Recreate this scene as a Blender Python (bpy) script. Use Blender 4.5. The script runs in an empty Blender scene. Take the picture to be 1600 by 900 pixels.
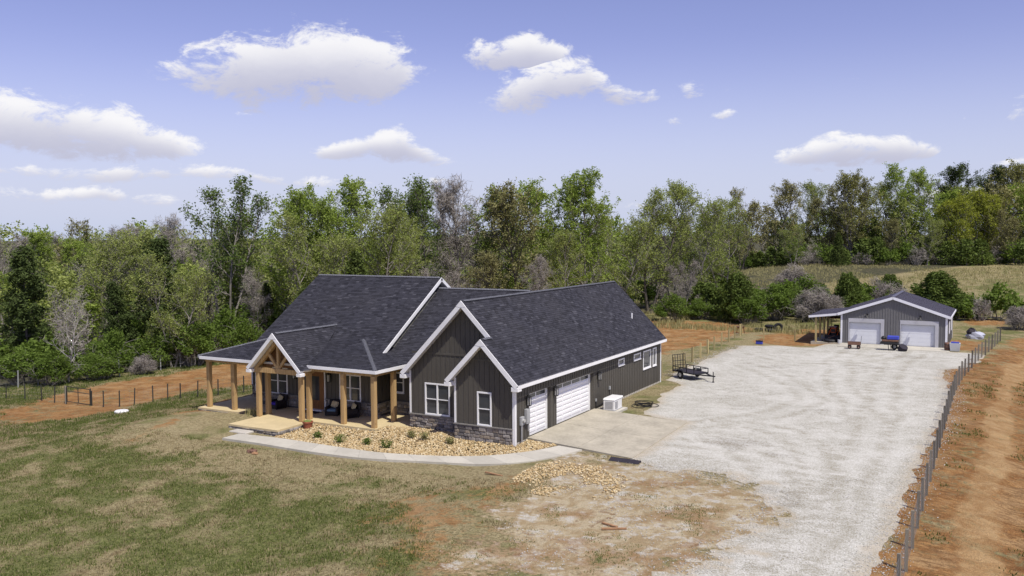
import bpy, math, random
import numpy as np
from mathutils import Vector, Matrix
R = math.radians
scene = bpy.context.scene
COL = scene.collection

# ------------------------------------------------------------------ camera
CAM_LOC = (21.369, -38.964, 10.570)
cam_d = bpy.data.cameras.new('camera')
cam = bpy.data.objects.new('camera', cam_d); COL.objects.link(cam)
cam_d.sensor_width = 36.0; cam_d.lens = 36.0*1394.12/1600.0
cam_d.clip_start = 0.5; cam_d.clip_end = 6000
yaw, pitch, roll = 0.503958, 0.0609411, -0.0053668
fw = Vector((-math.sin(yaw)*math.cos(pitch), math.cos(yaw)*math.cos(pitch), -math.sin(pitch)))
rt = Vector((math.cos(yaw), math.sin(yaw), 0)); up = rt.cross(fw)
r2 = rt*math.cos(roll)+up*math.sin(roll); u2 = -rt*math.sin(roll)+up*math.cos(roll)
m = Matrix((r2, u2, -fw)).transposed().to_4x4(); m.translation = Vector(CAM_LOC)
cam.matrix_world = m
scene.camera = cam

# ------------------------------------------------------------------ sun, sky with clouds, exposure
SUN = Vector((0.75, -0.40, 1.42)).normalized()
sun_d = bpy.data.lights.new('sun', 'SUN'); sun_d.energy = 4.5; sun_d.angle = R(0.6); sun_d.color = (1.0, 0.95, 0.85)
sun = bpy.data.objects.new('sun', sun_d); COL.objects.link(sun)
sun.rotation_euler = SUN.to_track_quat('Z', 'Y').to_euler(); sun.location = (60, -30, 120)
scene.view_settings.view_transform = 'Standard'; scene.view_settings.look = 'None'
scene.view_settings.exposure = 0.05; scene.view_settings.gamma = 1.0
scene.view_settings.use_curve_mapping = False
scene.cycles.max_bounces = 6; scene.cycles.diffuse_bounces = 3; scene.cycles.glossy_bounces = 2
scene.cycles.transmission_bounces = 3; scene.cycles.transparent_max_bounces = 4
scene.cycles.caustics_reflective = False; scene.cycles.caustics_refractive = False
scene.cycles.use_denoising = True

class NT:
    """small node-tree helper"""
    def __init__(s, nt): s.nt = nt; s.n = nt.nodes; s.l = nt.links
    def add(s, t, **kw):
        n = s.n.new(t)
        for k, v in kw.items(): setattr(n, k, v)
        return n
    def put(s, sock, v):
        if hasattr(v, 'is_output') or isinstance(v, bpy.types.NodeSocket): s.l.new(v, sock)
        else: sock.default_value = v
    def math(s, op, a, b=None, c=None, clamp=False):
        n = s.add('ShaderNodeMath', operation=op, use_clamp=clamp)
        s.put(n.inputs[0], a)
        if b is not None: s.put(n.inputs[1], b)
        if c is not None: s.put(n.inputs[2], c)
        return n.outputs[0]
    def mix(s, f, a, b, blend='MIX'):
        n = s.add('ShaderNodeMix', data_type='RGBA', blend_type=blend)
        s.put(n.inputs[0], f)
        s.put(n.inputs[6], a if not isinstance(a, tuple) else (*a[:3], 1)); s.put(n.inputs[7], b if not isinstance(b, tuple) else (*b[:3], 1))
        return n.outputs[2]
    def noise(s, vec, scale, detail=4, rough=0.55, dist=0.0, out='Fac'):
        n = s.add('ShaderNodeTexNoise')
        if vec is not None: s.put(n.inputs['Vector'], vec)
        n.inputs['Scale'].default_value = scale; n.inputs['Detail'].default_value = detail
        n.inputs['Roughness'].default_value = rough; n.inputs['Distortion'].default_value = dist
        return n.outputs[0] if out == 'Fac' else n.outputs[1]
    def ramp(s, f, lo, hi, a=0.0, b=1.0):
        n = s.add('ShaderNodeMapRange', clamp=True); n.interpolation_type = 'SMOOTHSTEP'
        s.put(n.inputs[0], f); n.inputs[1].default_value = lo; n.inputs[2].default_value = hi
        n.inputs[3].default_value = a; n.inputs[4].default_value = b
        return n.outputs[0]
    def scale(s, vec, xyz, loc=(0, 0, 0)):
        n = s.add('ShaderNodeMapping'); s.put(n.inputs[0], vec)
        n.inputs[3].default_value = xyz; n.inputs[1].default_value = loc
        return n.outputs[0]
    def attr(s, name):
        n = s.add('ShaderNodeAttribute', attribute_name=name); return n.outputs['Fac']

world = bpy.data.worlds.new('World'); scene.world = world; world.use_nodes = True
W = NT(world.node_tree); W.n.clear()
sky = W.add('ShaderNodeTexSky', sky_type='NISHITA', sun_disc=False)
sky.sun_elevation = math.asin(SUN.z); sky.sun_rotation = math.atan2(SUN.x, SUN.y)
sky.altitude = 200; sky.air_density = 1.0; sky.dust_density = 0.6; sky.ozone_density = 2.2
tc = W.add('ShaderNodeTexCoord'); sep = W.add('ShaderNodeSeparateXYZ'); W.l.new(tc.outputs['Generated'], sep.inputs[0])
dx, dy, dz = sep.outputs
tint = W.mix(1.0, sky.outputs[0], (1.30, 0.99, 1.25), 'MULTIPLY')
az = W.math('ARCTAN2', dx, dy)                      # azimuth from +Y towards +X
azw = W.math('WRAP', W.math('ADD', az, yaw), math.pi/6, -math.pi/6)   # the cloud field repeats round the horizon
el = W.math('ARCSINE', dz)
azt = W.math('MULTIPLY_ADD', azw, 3.0/math.pi, 0.5)
# cloud banks by elevation; stops: (azimuth, amount, centre elevation, half height) in radians
BANKS = [
    [(-.40, 0, .170, .02), (-.355, .62, .168, .020), (-.29, .95, .174, .031), (-.24, 1, .176, .034), (-.18, 1, .178, .036), (-.12, .85, .176, .030), (-.085, 0, .178, .02),
     (-.065, 0, .195, .012), (-.035, .85, .192, .014), (.02, .95, .197, .017), (.05, .7, .197, .012), (.075, 0, .197, .01), (.17, 0, .155, .01), (.195, .62, .154, .010), (.22, 0, .155, .01)],
    [(-.10, 0, .13, .01), (-.098, 0, .13, .01),
     (-.045, 0, .14, .014), (-.01, .8, .150, .024), (.04, .9, .164, .022), (.085, .85, .168, .018), (.12, .78, .152, .012), (.155, .5, .149, .009), (.18, 0, .15, .01), (.205, 0, .124, .006), (.216, .52, .124, .005), (.236, .5, .127, .006), (.25, 0, .126, .006)],
    [(-.5236, .9, .11, .026), (-.47, 1, .104, .028), (-.41, 1, .098, .024), (-.36, .85, .092, .014), (-.32, 0, .088, .01), (-.235, 0, .088, .008), (-.205, .7, .089, .007),
     (-.15, .95, .095, .013), (-.12, 1, .096, .015), (-.09, .75, .085, .010), (-.055, 0, .08, .008), (.16, 0, .122, .006), (.18, .55, .122, .006), (.205, 0, .122, .006),
     (.275, 0, .078, .01), (.305, .85, .079, .010), (.35, 1, .084, .015), (.41, .95, .083, .013), (.44, .7, .081, .008), (.455, 0, .081, .008), (.468, .45, .116, .006), (.48, 0, .116, .006), (.5236, .85, .11, .02)],
    [(-.5236, .62, .040, .009), (-.47, .62, .038, .008), (-.43, .6, .044, .007), (-.39, .62, .036, .008), (-.34, .55, .034, .007), (-.28, .3, .036, .006), (-.05, .35, .03, .006), (.05, .5, .028, .006), (.16, .3, .03, .005), (.35, .25, .03, .005), (.5236, .6, .04, .008)],
    [(-.5236, .5, .066, .006), (-.45, .62, .061, .010), (-.37, .64, .066, .010), (-.30, .6, .066, .008), (-.24, .5, .058, .008), (-.18, .3, .056, .006), (.0, 0, .06, .005), (.45, 0, .06, .005), (.5236, .5, .066, .006)],
    [(-.5236, .2, .42, .05), (-.35, .9, .45, .06), (-.15, .3, .48, .05), (.1, .2, .40, .04), (.3, .95, .38, .05), (.45, .2, .42, .05), (.5236, .2, .42, .05)]]
cv = W.add('ShaderNodeCombineXYZ'); W.put(cv.inputs[0], az); W.put(cv.inputs[1], W.math('MULTIPLY', el, 1.9)); cv.inputs[2].default_value = 3.1
nz = W.noise(cv.outputs[0], 18.0, 8, 0.68, 0.3)
tot = vert = None
for bank in BANKS:
    cr = W.add('ShaderNodeValToRGB'); W.l.new(azt, cr.inputs[0]); e = cr.color_ramp
    while len(e.elements) < len(bank): e.elements.new(0.5)
    for el_, (a_, am, ce, hh) in zip(e.elements, bank):
        el_.position = min(1, max(0, a_*3/math.pi+0.5)); el_.color = (am, ce*2, hh*10, 1)
    sp = W.add('ShaderNodeSeparateColor'); W.l.new(cr.outputs[0], sp.inputs[0])
    q = W.math('DIVIDE', W.math('SUBTRACT', el, W.math('MULTIPLY', sp.outputs[1], 0.5)), W.math('MULTIPLY', sp.outputs[2], 0.1))
    de = W.math('MAXIMUM', q, W.math('MULTIPLY', q, -1.15))
    b_ = W.math('SUBTRACT', W.math('MULTIPLY_ADD', sp.outputs[0], 2.1, -1.0), W.math('MULTIPLY', W.math('MULTIPLY', de, de), 0.72))
    b_ = W.math('MAXIMUM', b_, -3.0)
    if tot is None: tot, vert = b_, q
    else:
        g_ = W.math('GREATER_THAN', b_, tot); vert = W.math('MULTIPLY_ADD', g_, W.math('SUBTRACT', q, vert), vert)
        tot = W.math('SMOOTH_MAX', tot, b_, 0.7)
dens = W.math('MULTIPLY_ADD', W.math('SUBTRACT', nz, 0.5), 6.2, tot)
alpha = W.ramp(dens, -0.35, 0.75)
shade = W.ramp(W.math('SUBTRACT', W.math('MULTIPLY', dens, 0.22), W.math('MULTIPLY_ADD', W.math('SUBTRACT', nz, 0.5), 1.6, W.math('MULTIPLY', vert, 0.46))), -0.30, 0.55)
ccol = W.mix(shade, (8.9, 8.8, 8.9), (4.9, 4.95, 6.2))
hz = W.ramp(el, -0.02, 0.22, 1.0, 0.0)                # paler, milkier air low over the horizon
skyc = W.mix(W.math('MULTIPLY', hz, 0.9), tint, (5.1, 5.9, 7.7))
final = W.mix(W.math('MULTIPLY', alpha, 0.95), skyc, ccol)
bg = W.add('ShaderNodeBackground'); W.l.new(final, bg.inputs[0]); bg.inputs[1].default_value = 0.105
world.cycles.sampling_method = 'MANUAL'; world.cycles.sample_map_resolution = 256
wo = W.add('ShaderNodeOutputWorld'); W.l.new(bg.outputs[0], wo.inputs[0])

# ------------------------------------------------------------------ materials
def bsdf_mat(name, rough=0.8, spec=0.3, metal=0.0):
    m = bpy.data.materials.new(name); m.use_nodes = True
    t = NT(m.node_tree); b = t.n['Principled BSDF']
    b.inputs['Roughness'].default_value = rough; b.inputs['Specular IOR Level'].default_value = spec; b.inputs['Metallic'].default_value = metal
    return m, t, b
def bump(t, b, h, strength=0.4, dist=0.02):
    n = t.add('ShaderNodeBump'); n.inputs['Strength'].default_value = strength; n.inputs['Distance'].default_value = dist
    t.l.new(h, n.inputs['Height']); t.l.new(n.outputs[0], b.inputs['Normal'])
def geo_pos(t): return t.add('ShaderNodeNewGeometry').outputs['Position']
def obj_pos(t): return t.add('ShaderNodeTexCoord').outputs['Object']
def obj_rand(t): return t.add('ShaderNodeObjectInfo').outputs['Random']
def plain(name, col, var=0.25, scale=3.0, rough=0.7, spec=0.3, metal=0.0, bmp=0.0, stretch=(1, 1, 1), orand=0.0, world=True):
    """a painted / plain surface with mottled wear"""
    m, t, b = bsdf_mat(name, rough, spec, metal)
    p = t.scale(geo_pos(t) if world else obj_pos(t), stretch)
    n = t.noise(p, scale, 5, 0.6); n2 = t.noise(p, scale*9, 3, 0.6)
    f = t.math('ADD', t.math('MULTIPLY', n, 0.65), t.math('MULTIPLY', n2, 0.35))
    if orand: f = t.math('MULTIPLY_ADD', t.math('SUBTRACT', obj_rand(t), 0.5), orand, f)
    f = t.ramp(f, 0.25, 0.75)
    c = t.mix(f, tuple(v*(1-var) for v in col), tuple(min(1, v*(1+var)) for v in col))
    t.l.new(c, b.inputs['Base Color'])
    if bmp: bump(t, b, n2, bmp, 0.01)
    return m
M = {}
M['white'] = plain('white_trim', (0.80, 0.80, 0.80), 0.06, 1.5, 0.5)
M['siding'] = plain('dark_siding', (0.085, 0.078, 0.066), 0.14, 0.8, 0.6, 0.3, stretch=(1, 1, .25))
M['door_white'] = plain('garage_door_white', (0.82, 0.82, 0.83), 0.04, 1.0, 0.45)
M['concrete'] = plain('concrete', (0.40, 0.365, 0.285), 0.26, 0.7, 0.9, 0.2, bmp=0.12)
M['walk'] = plain('walk_concrete', (0.47, 0.445, 0.375), 0.13, 0.8, 0.9, 0.2, bmp=0.12, orand=0.25)
M['porch'] = plain('porch_concrete', (0.55, 0.45, 0.26), 0.12, 0.9, 0.85, 0.25, bmp=0.08)
M['black'] = plain('black_metal', (0.018, 0.018, 0.02), 0.25, 4, 0.5, 0.4)
M['rubber'] = plain('rubber', (0.02, 0.02, 0.021), 0.3, 6, 0.85, 0.2)
M['greybox'] = plain('grey_box', (0.36, 0.37, 0.37), 0.08, 3, 0.5)
M['steel'] = plain('galvanised', (0.42, 0.43, 0.44), 0.15, 6, 0.45, 0.5, 0.5)
M['genwhite'] = plain('enclosure_white', (0.72, 0.72, 0.70), 0.06, 3, 0.5)
M['genvent'] = plain('enclosure_vent', (0.30, 0.30, 0.30), 0.1, 3, 0.6)
M['orange'] = plain('orange_paint', (0.62, 0.11, 0.02), 0.12, 4, 0.4, 0.5)
M['blue'] = plain('blue_plastic', (0.05, 0.07, 0.42), 0.15, 3, 0.5)
M['purple'] = plain('violet_cushion', (0.06, 0.03, 0.35), 0.2, 6, 0.9)
M['teal'] = plain('blue_cushion', (0.10, 0.17, 0.26), 0.2, 6, 0.9)
M['creamy'] = plain('cream_pillow', (0.52, 0.44, 0.26), 0.25, 9, 0.9)
M['wicker'] = plain('dark_wicker', (0.022, 0.018, 0.02), 0.4, 40, 0.7)
M['terracotta'] = plain('terracotta', (0.30, 0.10, 0.055), 0.2, 6, 0.8)
M['rust'] = plain('rusty_metal', (0.17, 0.095, 0.065), 0.4, 9, 0.8)
M['tarp'] = plain('pale_tarp', (0.42, 0.44, 0.52), 0.2, 3, 0.6)
M['bin'] = plain('grey_bin', (0.52, 0.53, 0.54), 0.1, 3, 0.6)
M['brasswood'] = plain('stained_door', (0.21, 0.09, 0.026), 0.3, 3, 0.45, 0.4, stretch=(4, 4, .4))
M['ceilwood'] = plain('ceiling_boards', (0.21, 0.105, 0.04), 0.3, 4, 0.6, stretch=(6, .3, 1))
M['flash'] = plain('weathered_flashing', (0.34, 0.33, 0.25), 0.3, 3, 0.7)
M['shop'] = plain('grey_steel_siding', (0.150, 0.148, 0.150), 0.08, 0.6, 0.5, 0.4)
M['shoproof'] = plain('steel_roof', (0.115, 0.108, 0.135), 0.1, 0.5, 0.42, 0.5)
M['shoptrim'] = plain('shop_white_trim', (0.78, 0.79, 0.83), 0.05, 2, 0.45)
M['shopdoor'] = plain('roll_door', (0.70, 0.72, 0.76), 0.06, 1.2, 0.5)
M['shopdoortrim'] = plain('roll_door_frame', (0.47, 0.47, 0.50), 0.08, 2, 0.5)
M['postgrey'] = plain('weathered_post', (0.17, 0.157, 0.125), 0.3, 4, 0.9, orand=0.6, stretch=(6, 6, 1))
M['postpale'] = plain('treated_post', (0.40, 0.33, 0.16), 0.25, 4, 0.9, orand=0.6, stretch=(6, 6, 1))
M['tpost'] = plain('steel_post', (0.045, 0.045, 0.038), 0.3, 5, 0.7, orand=0.5)
M['tpostpale'] = plain('galvanised_post', (0.30, 0.31, 0.30), 0.2, 5, 0.6, orand=0.5)
M['wire'] = plain('fence_wire', (0.24, 0.235, 0.23), 0.2, 3, 0.6, 0.4, 0.3)
M['slabstone'] = plain('pale_step_stone', (0.46, 0.43, 0.37), 0.2, 2.5, 0.9, bmp=0.3)
M['board'] = plain('dark_board', (0.03, 0.026, 0.035), 0.3, 5, 0.8)
M['scrap'] = plain('scrap_wood', (0.33, 0.19, 0.10), 0.3, 6, 0.9)
M['soffitdark'] = plain('interior_dark', (0.03, 0.03, 0.03), 0.2, 2, 0.9)

# timber posts and beams
m, t, b = bsdf_mat('timber', 0.75, 0.25)
p = t.scale(obj_pos(t), (9, 9, 0.7)); g = t.noise(p, 1.6, 6, 0.65, 0.6); k = t.noise(obj_pos(t), 2.3, 3, 0.5)
kn = t.ramp(t.noise(t.scale(geo_pos(t), (3, 3, 1.4)), 1.9, 2, 0.5), 0.66, 0.74)
c = t.mix(t.ramp(g, 0.3, 0.7), (0.29, 0.175, 0.065), (0.55, 0.375, 0.175)); c = t.mix(t.math('MULTIPLY', kn, 0.5), c, (0.16, 0.08, 0.03))
t.l.new(t.mix(t.math('MULTIPLY', k, 0.4), c, (0.47, 0.33, 0.18)), b.inputs['Base Color']); bump(t, b, g, 0.3, 0.01); M['timber'] = m
# glass of the house windows: dark reflective
m, t, b = bsdf_mat('window_glass', 0.06, 0.6)
n = t.noise(geo_pos(t), 1.2, 2, 0.5); t.l.new(t.mix(n, (0.035, 0.038, 0.042), (0.085, 0.09, 0.1)), b.inputs['Base Color']); M['glass'] = m
m, t, b = bsdf_mat('lantern_glass', 0.1, 0.6); b.inputs['Base Color'].default_value = (0.42, 0.42, 0.40, 1); M['lampglass'] = m
# veneer stone
m, t, b = bsdf_mat('veneer_stone', 0.9, 0.2)
r = obj_rand(t); a = t.attr('tint'); rr = t.math('FRACT', t.math('ADD', r, a))
n = t.noise(geo_pos(t), 5.5, 6, 0.65)
c = t.mix(t.ramp(rr, 0.1, 0.9), (0.135, 0.125, 0.12), (0.40, 0.37, 0.335)); c = t.mix(t.ramp(t.math('FRACT', t.math('MULTIPLY', rr, 7.3)), 0.55, 0.95), c, (0.33, 0.28, 0.22))
c = t.mix(t.ramp(n, 0.35, 0.75), t.mix(1.0, c, (0.62, 0.62, 0.64), 'MULTIPLY'), c)
t.l.new(c, b.inputs['Base Color']); bump(t, b, n, 0.7, 0.03); M['stone'] = m
M['mortar'] = plain('mortar', (0.20, 0.19, 0.175), 0.2, 6, 0.95)
# shingles: tint attribute per tab
m, t, b = bsdf_mat('shingle', 0.85, 0.25)
a = t.attr('tint'); n = t.noise(geo_pos(t), 24, 3, 0.7); n2 = t.noise(geo_pos(t), 0.35, 3, 0.5)
f = t.math('ADD', t.math('MULTIPLY', a, 0.75), t.math('MULTIPLY', n, 0.25))
c = t.mix(t.ramp(f, 0.15, 0.62), (0.0185, 0.0185, 0.024), (0.040, 0.040, 0.051)); c = t.mix(t.ramp(f, 0.70, 0.97), c, (0.085, 0.085, 0.10))
c = t.mix(t.ramp(n2, 0.35, 0.7, 0.0, 0.25), c, (0.05, 0.048, 0.052))
t.l.new(c, b.inputs['Base Color']); bump(t, b, n, 0.5, 0.01); M['shingle'] = m
M['cap'] = plain('ridge_cap', (0.125, 0.128, 0.145), 0.35, 9, 0.85)
# river rock and loose stone
def stone_mat(name, c0, c1, c2):
    m, t, b = bsdf_mat(name, 0.85, 0.25)
    ri = t.add('ShaderNodeNewGeometry').outputs['Random Per Island']
    c = t.mix(t.ramp(ri, 0.0, 0.6), c0, c1); c = t.mix(t.ramp(ri, 0.62, 1.0), c, c2)
    n = t.noise(geo_pos(t), 18, 3, 0.6); t.l.new(t.mix(t.math('MULTIPLY', n, 0.5), c, c0), b.inputs['Base Color']); return m
M['river'] = stone_mat('river_rock', (0.34, 0.235, 0.11), (0.55, 0.43, 0.235), (0.72, 0.63, 0.43))
M['crushed'] = stone_mat('crushed_stone', (0.42, 0.40, 0.36), (0.62, 0.60, 0.55), (0.78, 0.77, 0.73))
# foliage
def leaf_mat(name, c0, c1, trans=0.42, hue=0.5):
    m = bpy.data.materials.new(name); m.use_nodes = True; t = NT(m.node_tree); t.n.clear()
    ri = t.add('ShaderNodeNewGeometry').outputs['Random Per Island']; ro = obj_rand(t)
    f = t.math('ADD', t.math('MULTIPLY', ri, 1-hue*0.5), t.math('MULTIPLY', ro, hue*0.5), clamp=True)
    c = t.mix(f, c0, c1)
    d = t.add('ShaderNodeBsdfDiffuse'); tr = t.add('ShaderNodeBsdfTranslucent'); mx = t.add('ShaderNodeMixShader'); o = t.add('ShaderNodeOutputMaterial')
    t.l.new(c, d.inputs[0]); t.l.new(t.mix(1.0, c, (1.0, 1.0, 0.6), 'MULTIPLY'), tr.inputs[0]); mx.inputs[0].default_value = trans
    t.l.new(d.outputs[0], mx.inputs[1]); t.l.new(tr.outputs[0], mx.inputs[2]); t.l.new(mx.outputs[0], o.inputs[0]); return m
M['leaf_spring'] = leaf_mat('leaf_spring', (0.17, 0.245, 0.04), (0.38, 0.47, 0.12))
M['leaf_olive'] = leaf_mat('leaf_olive', (0.18, 0.23, 0.06), (0.40, 0.445, 0.15))
M['leaf_tall'] = leaf_mat('leaf_tall', (0.095, 0.145, 0.035), (0.20, 0.27, 0.085))
M['leaf_brown'] = leaf_mat('leaf_brown', (0.165, 0.165, 0.065), (0.33, 0.31, 0.14), 0.2)
M['leaf_oak'] = leaf_mat('leaf_oak', (0.145, 0.155, 0.05), (0.30, 0.295, 0.105), 0.25)
M['leaf_yellow'] = leaf_mat('leaf_yellow', (0.23, 0.27, 0.035), (0.42, 0.45, 0.085))
M['leaf_pine'] = leaf_mat('leaf_pine', (0.045, 0.068, 0.022), (0.11, 0.145, 0.05), 0.15)
M['leaf_cedar'] = leaf_mat('leaf_cedar', (0.055, 0.08, 0.022), (0.13, 0.165, 0.05), 0.15)
M['leaf_hedge'] = leaf_mat('leaf_hedge', (0.07, 0.105, 0.025), (0.165, 0.215, 0.06), 0.3)
M['leaf_bush'] = leaf_mat('leaf_bush', (0.085, 0.135, 0.025), (0.20, 0.28, 0.065))
M['twig'] = leaf_mat('twig', (0.20, 0.18, 0.155), (0.38, 0.345, 0.31), 0.0)
M['bark'] = plain('bark_grey', (0.24, 0.22, 0.195), 0.4, 2.5, 0.95, bmp=0.4, stretch=(4, 4, 1), world=False)
M['barkdark'] = plain('bark_dark', (0.10, 0.088, 0.075), 0.4, 2.5, 0.95, bmp=0.4, stretch=(4, 4, 1), world=False)
M['barkpale'] = plain('bark_pale', (0.40, 0.38, 0.34), 0.3, 2.0, 0.9, bmp=0.3, stretch=(3, 3, 1), world=False)

# ------------------------------------------------------------------ mesh helpers
def mesh_np(name, V, F, mats, smooth=False, midx=None, attrs=None):
    """V (n,3); F list of (k,3|4) int arrays"""
    me = bpy.data.meshes.new(name); V = np.asarray(V, np.float32)
    if isinstance(F, np.ndarray): F = [F]
    F = [np.asarray(f, np.int32) for f in F if len(f)]
    loops = np.concatenate([f.ravel() for f in F]); tot = np.concatenate([np.full(len(f), f.shape[1], np.int32) for f in F])
    st = np.concatenate([[0], np.cumsum(tot)[:-1]]).astype(np.int32)
    me.vertices.add(len(V)); me.vertices.foreach_set('co', V.ravel())
    me.loops.add(len(loops)); me.loops.foreach_set('vertex_index', loops)
    me.polygons.add(len(tot)); me.polygons.foreach_set('loop_start', st); me.polygons.foreach_set('loop_total', tot)
    if midx is not None: me.polygons.foreach_set('material_index', np.asarray(midx, np.int32))
    if smooth: me.polygons.foreach_set('use_smooth', np.ones(len(tot), bool))
    for mm in (mats if isinstance(mats, (list, tuple)) else [mats]): me.materials.append(M[mm] if isinstance(mm, str) else mm)
    for an, (dom, arr) in (attrs or {}).items():
        at_ = me.attributes.new(an, 'FLOAT', dom); at_.data.foreach_set('value', np.asarray(arr, np.float32))
    me.update(calc_edges=True); me.validate()
    return me
def link(name, me, parent=None, loc=None, rz=0.0):
    o = bpy.data.objects.new(name, me); COL.objects.link(o)
    if parent is not None: o.parent = parent
    if loc is not None: o.location = loc
    if rz: o.rotation_euler = (0, 0, rz)
    return o
def tag(o, label=None, cat=None, group=None, kind=None):
    if label: o['label'] = label
    if cat: o['category'] = cat
    if group: o['group'] = group
    if kind: o['kind'] = kind
    return o
def empty(name, loc, label, cat, group=None, rz=0.0):
    o = link(name, None, None, loc, rz); o.empty_display_size = 0.3
    return tag(o, label, cat, group)

class MB:
    """collects shapes; build() links them as one mesh object"""
    def __init__(s): s.V = []; s.F = []
    def add(s, vs, fs):
        k = len(s.V); s.V += [tuple(v) for v in vs]; s.F += [tuple(i+k for i in f) for f in fs]; return s
    def box(s, a, b):
        x0, y0, z0 = [min(i, j) for i, j in zip(a, b)]; x1, y1, z1 = [max(i, j) for i, j in zip(a, b)]
        return s.add([(x0, y0, z0), (x1, y0, z0), (x1, y1, z0), (x0, y1, z0), (x0, y0, z1), (x1, y0, z1), (x1, y1, z1), (x0, y1, z1)],
                     [(0, 3, 2, 1), (4, 5, 6, 7), (0, 1, 5, 4), (1, 2, 6, 5), (2, 3, 7, 6), (3, 0, 4, 7)])
    def beam(s, p, q, w, h, upv=(0, 0, 1)):
        """box of width w and height h along p->q"""
        p = Vector(p); q = Vector(q); d = (q-p).normalized(); u = Vector(upv); sd = d.cross(u).normalized(); u = sd.cross(d)
        vs = []
        for e in (p, q):
            for a, b_ in ((-1, -1), (1, -1), (1, 1), (-1, 1)): vs.append(e+sd*(a*w/2)+u*(b_*h/2))
        return s.add(vs, [(0, 1, 2, 3), (7, 6, 5, 4), (0, 4, 5, 1), (1, 5, 6, 2), (2, 6, 7, 3), (3, 7, 4, 0)])
    def cyl(s, p, q, r0, r1=None, n=10, caps=True):
        r1 = r0 if r1 is None else r1
        p = Vector(p); q = Vector(q); d = (q-p).normalized()
        a = d.orthogonal().normalized(); b_ = d.cross(a)
        vs = [p+(a*math.cos(2*math.pi*i/n)+b_*math.sin(2*math.pi*i/n))*r0 for i in range(n)]
        vs += [q+(a*math.cos(2*math.pi*i/n)+b_*math.sin(2*math.pi*i/n))*r1 for i in range(n)]
        fs = [(i, (i+1) % n, n+(i+1) % n, n+i) for i in range(n)]
        if caps: fs += [tuple(range(n-1, -1, -1)), tuple(range(n, 2*n))]
        return s.add(vs, fs)
    def prism(s, poly, vec):
        n = len(poly); v = Vector(vec); vs = [Vector(q) for q in poly]+[Vector(q)+v for q in poly]
        return s.add(vs, [tuple(range(n)), tuple(range(2*n-1, n-1, -1))]+[(i, n+i, n+(i+1) % n, (i+1) % n) for i in range(n)])
    def torus(s, c, axis, R_, r_, n=18, k=8, squash=1.0):
        c = Vector(c); d = Vector(axis).normalized(); a = d.orthogonal().normalized(); b_ = d.cross(a); vs = []
        for i in range(n):
            t_ = 2*math.pi*i/n; o = a*math.cos(t_)+b_*math.sin(t_)
            for j in range(k):
                u = 2*math.pi*j/k; vs.append(c+o*(R_+r_*math.cos(u))+d*(r_*squash*math.sin(u)))
        return s.add(vs, [(i*k+j, ((i+1) % n)*k+j, ((i+1) % n)*k+(j+1) % k, i*k+(j+1) % k) for i in range(n) for j in range(k)])
    def ball(s, c, r, n=10, k=7, seed=None, rough=0.0):
        rx, ry, rz_ = r if isinstance(r, (tuple, list)) else (r, r, r); rng = random.Random(seed); vs = []
        for j in range(k+1):
            ph = math.pi*j/k
            for i in range(n):
                th = 2*math.pi*i/n; f = 1+rough*(rng.random()-.5)
                vs.append((c[0]+rx*f*math.sin(ph)*math.cos(th), c[1]+ry*f*math.sin(ph)*math.sin(th), c[2]+rz_*f*math.cos(ph)))
        return s.add(vs, [(j*n+i, (j+1)*n+i, (j+1)*n+(i+1) % n, j*n+(i+1) % n) for j in range(k) for i in range(n)])
    def lathe(s, c, prof, n=14):
        vs = [(c[0]+r*math.cos(2*math.pi*i/n), c[1]+r*math.sin(2*math.pi*i/n), c[2]+z) for r, z in prof for i in range(n)]
        return s.add(vs, [(j*n+i, j*n+(i+1) % n, (j+1)*n+(i+1) % n, (j+1)*n+i) for j in range(len(prof)-1) for i in range(n)])
    def build(s, name, mat, parent=None, loc=None, rz=0.0, bevel=0.0, smooth=False):
        me = bpy.data.meshes.new(name); me.from_pydata(s.V, [], s.F); me.materials.append(M[mat] if isinstance(mat, str) else mat)
        if smooth: me.polygons.foreach_set('use_smooth', np.ones(len(me.polygons), bool))
        me.update(); o = link(name, me, parent, loc, rz)
        if bevel:
            bv = o.modifiers.new('edge', 'BEVEL'); bv.width = bevel; bv.segments = 1; bv.limit_method = 'ANGLE'
        return o
UNIT = MB().box((-.5, -.5, -.5), (.5, .5, .5))
_unit = {}
def unit_mesh(mat):
    if mat not in _unit:
        me = bpy.data.meshes.new('piece'); me.from_pydata(UNIT.V, [], UNIT.F); me.materials.append(M[mat]); _unit[mat] = me
    return _unit[mat]
def piece(name, mat, a, b, parent):
    """one plain box-shaped piece (batten, board, bar) sharing a mesh"""
    o = bpy.data.objects.new(name, unit_mesh(mat)); COL.objects.link(o); o.parent = parent
    o.location = [(i+j)/2 for i, j in zip(a, b)]; o.scale = [max(1e-3, abs(j-i)) for i, j in zip(a, b)]
    return o
def copy_tree(o, parent=None):
    c = o.copy(); COL.objects.link(c); c.parent = parent
    for ch in list(o.children): copy_tree(ch, c)
    return c

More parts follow.
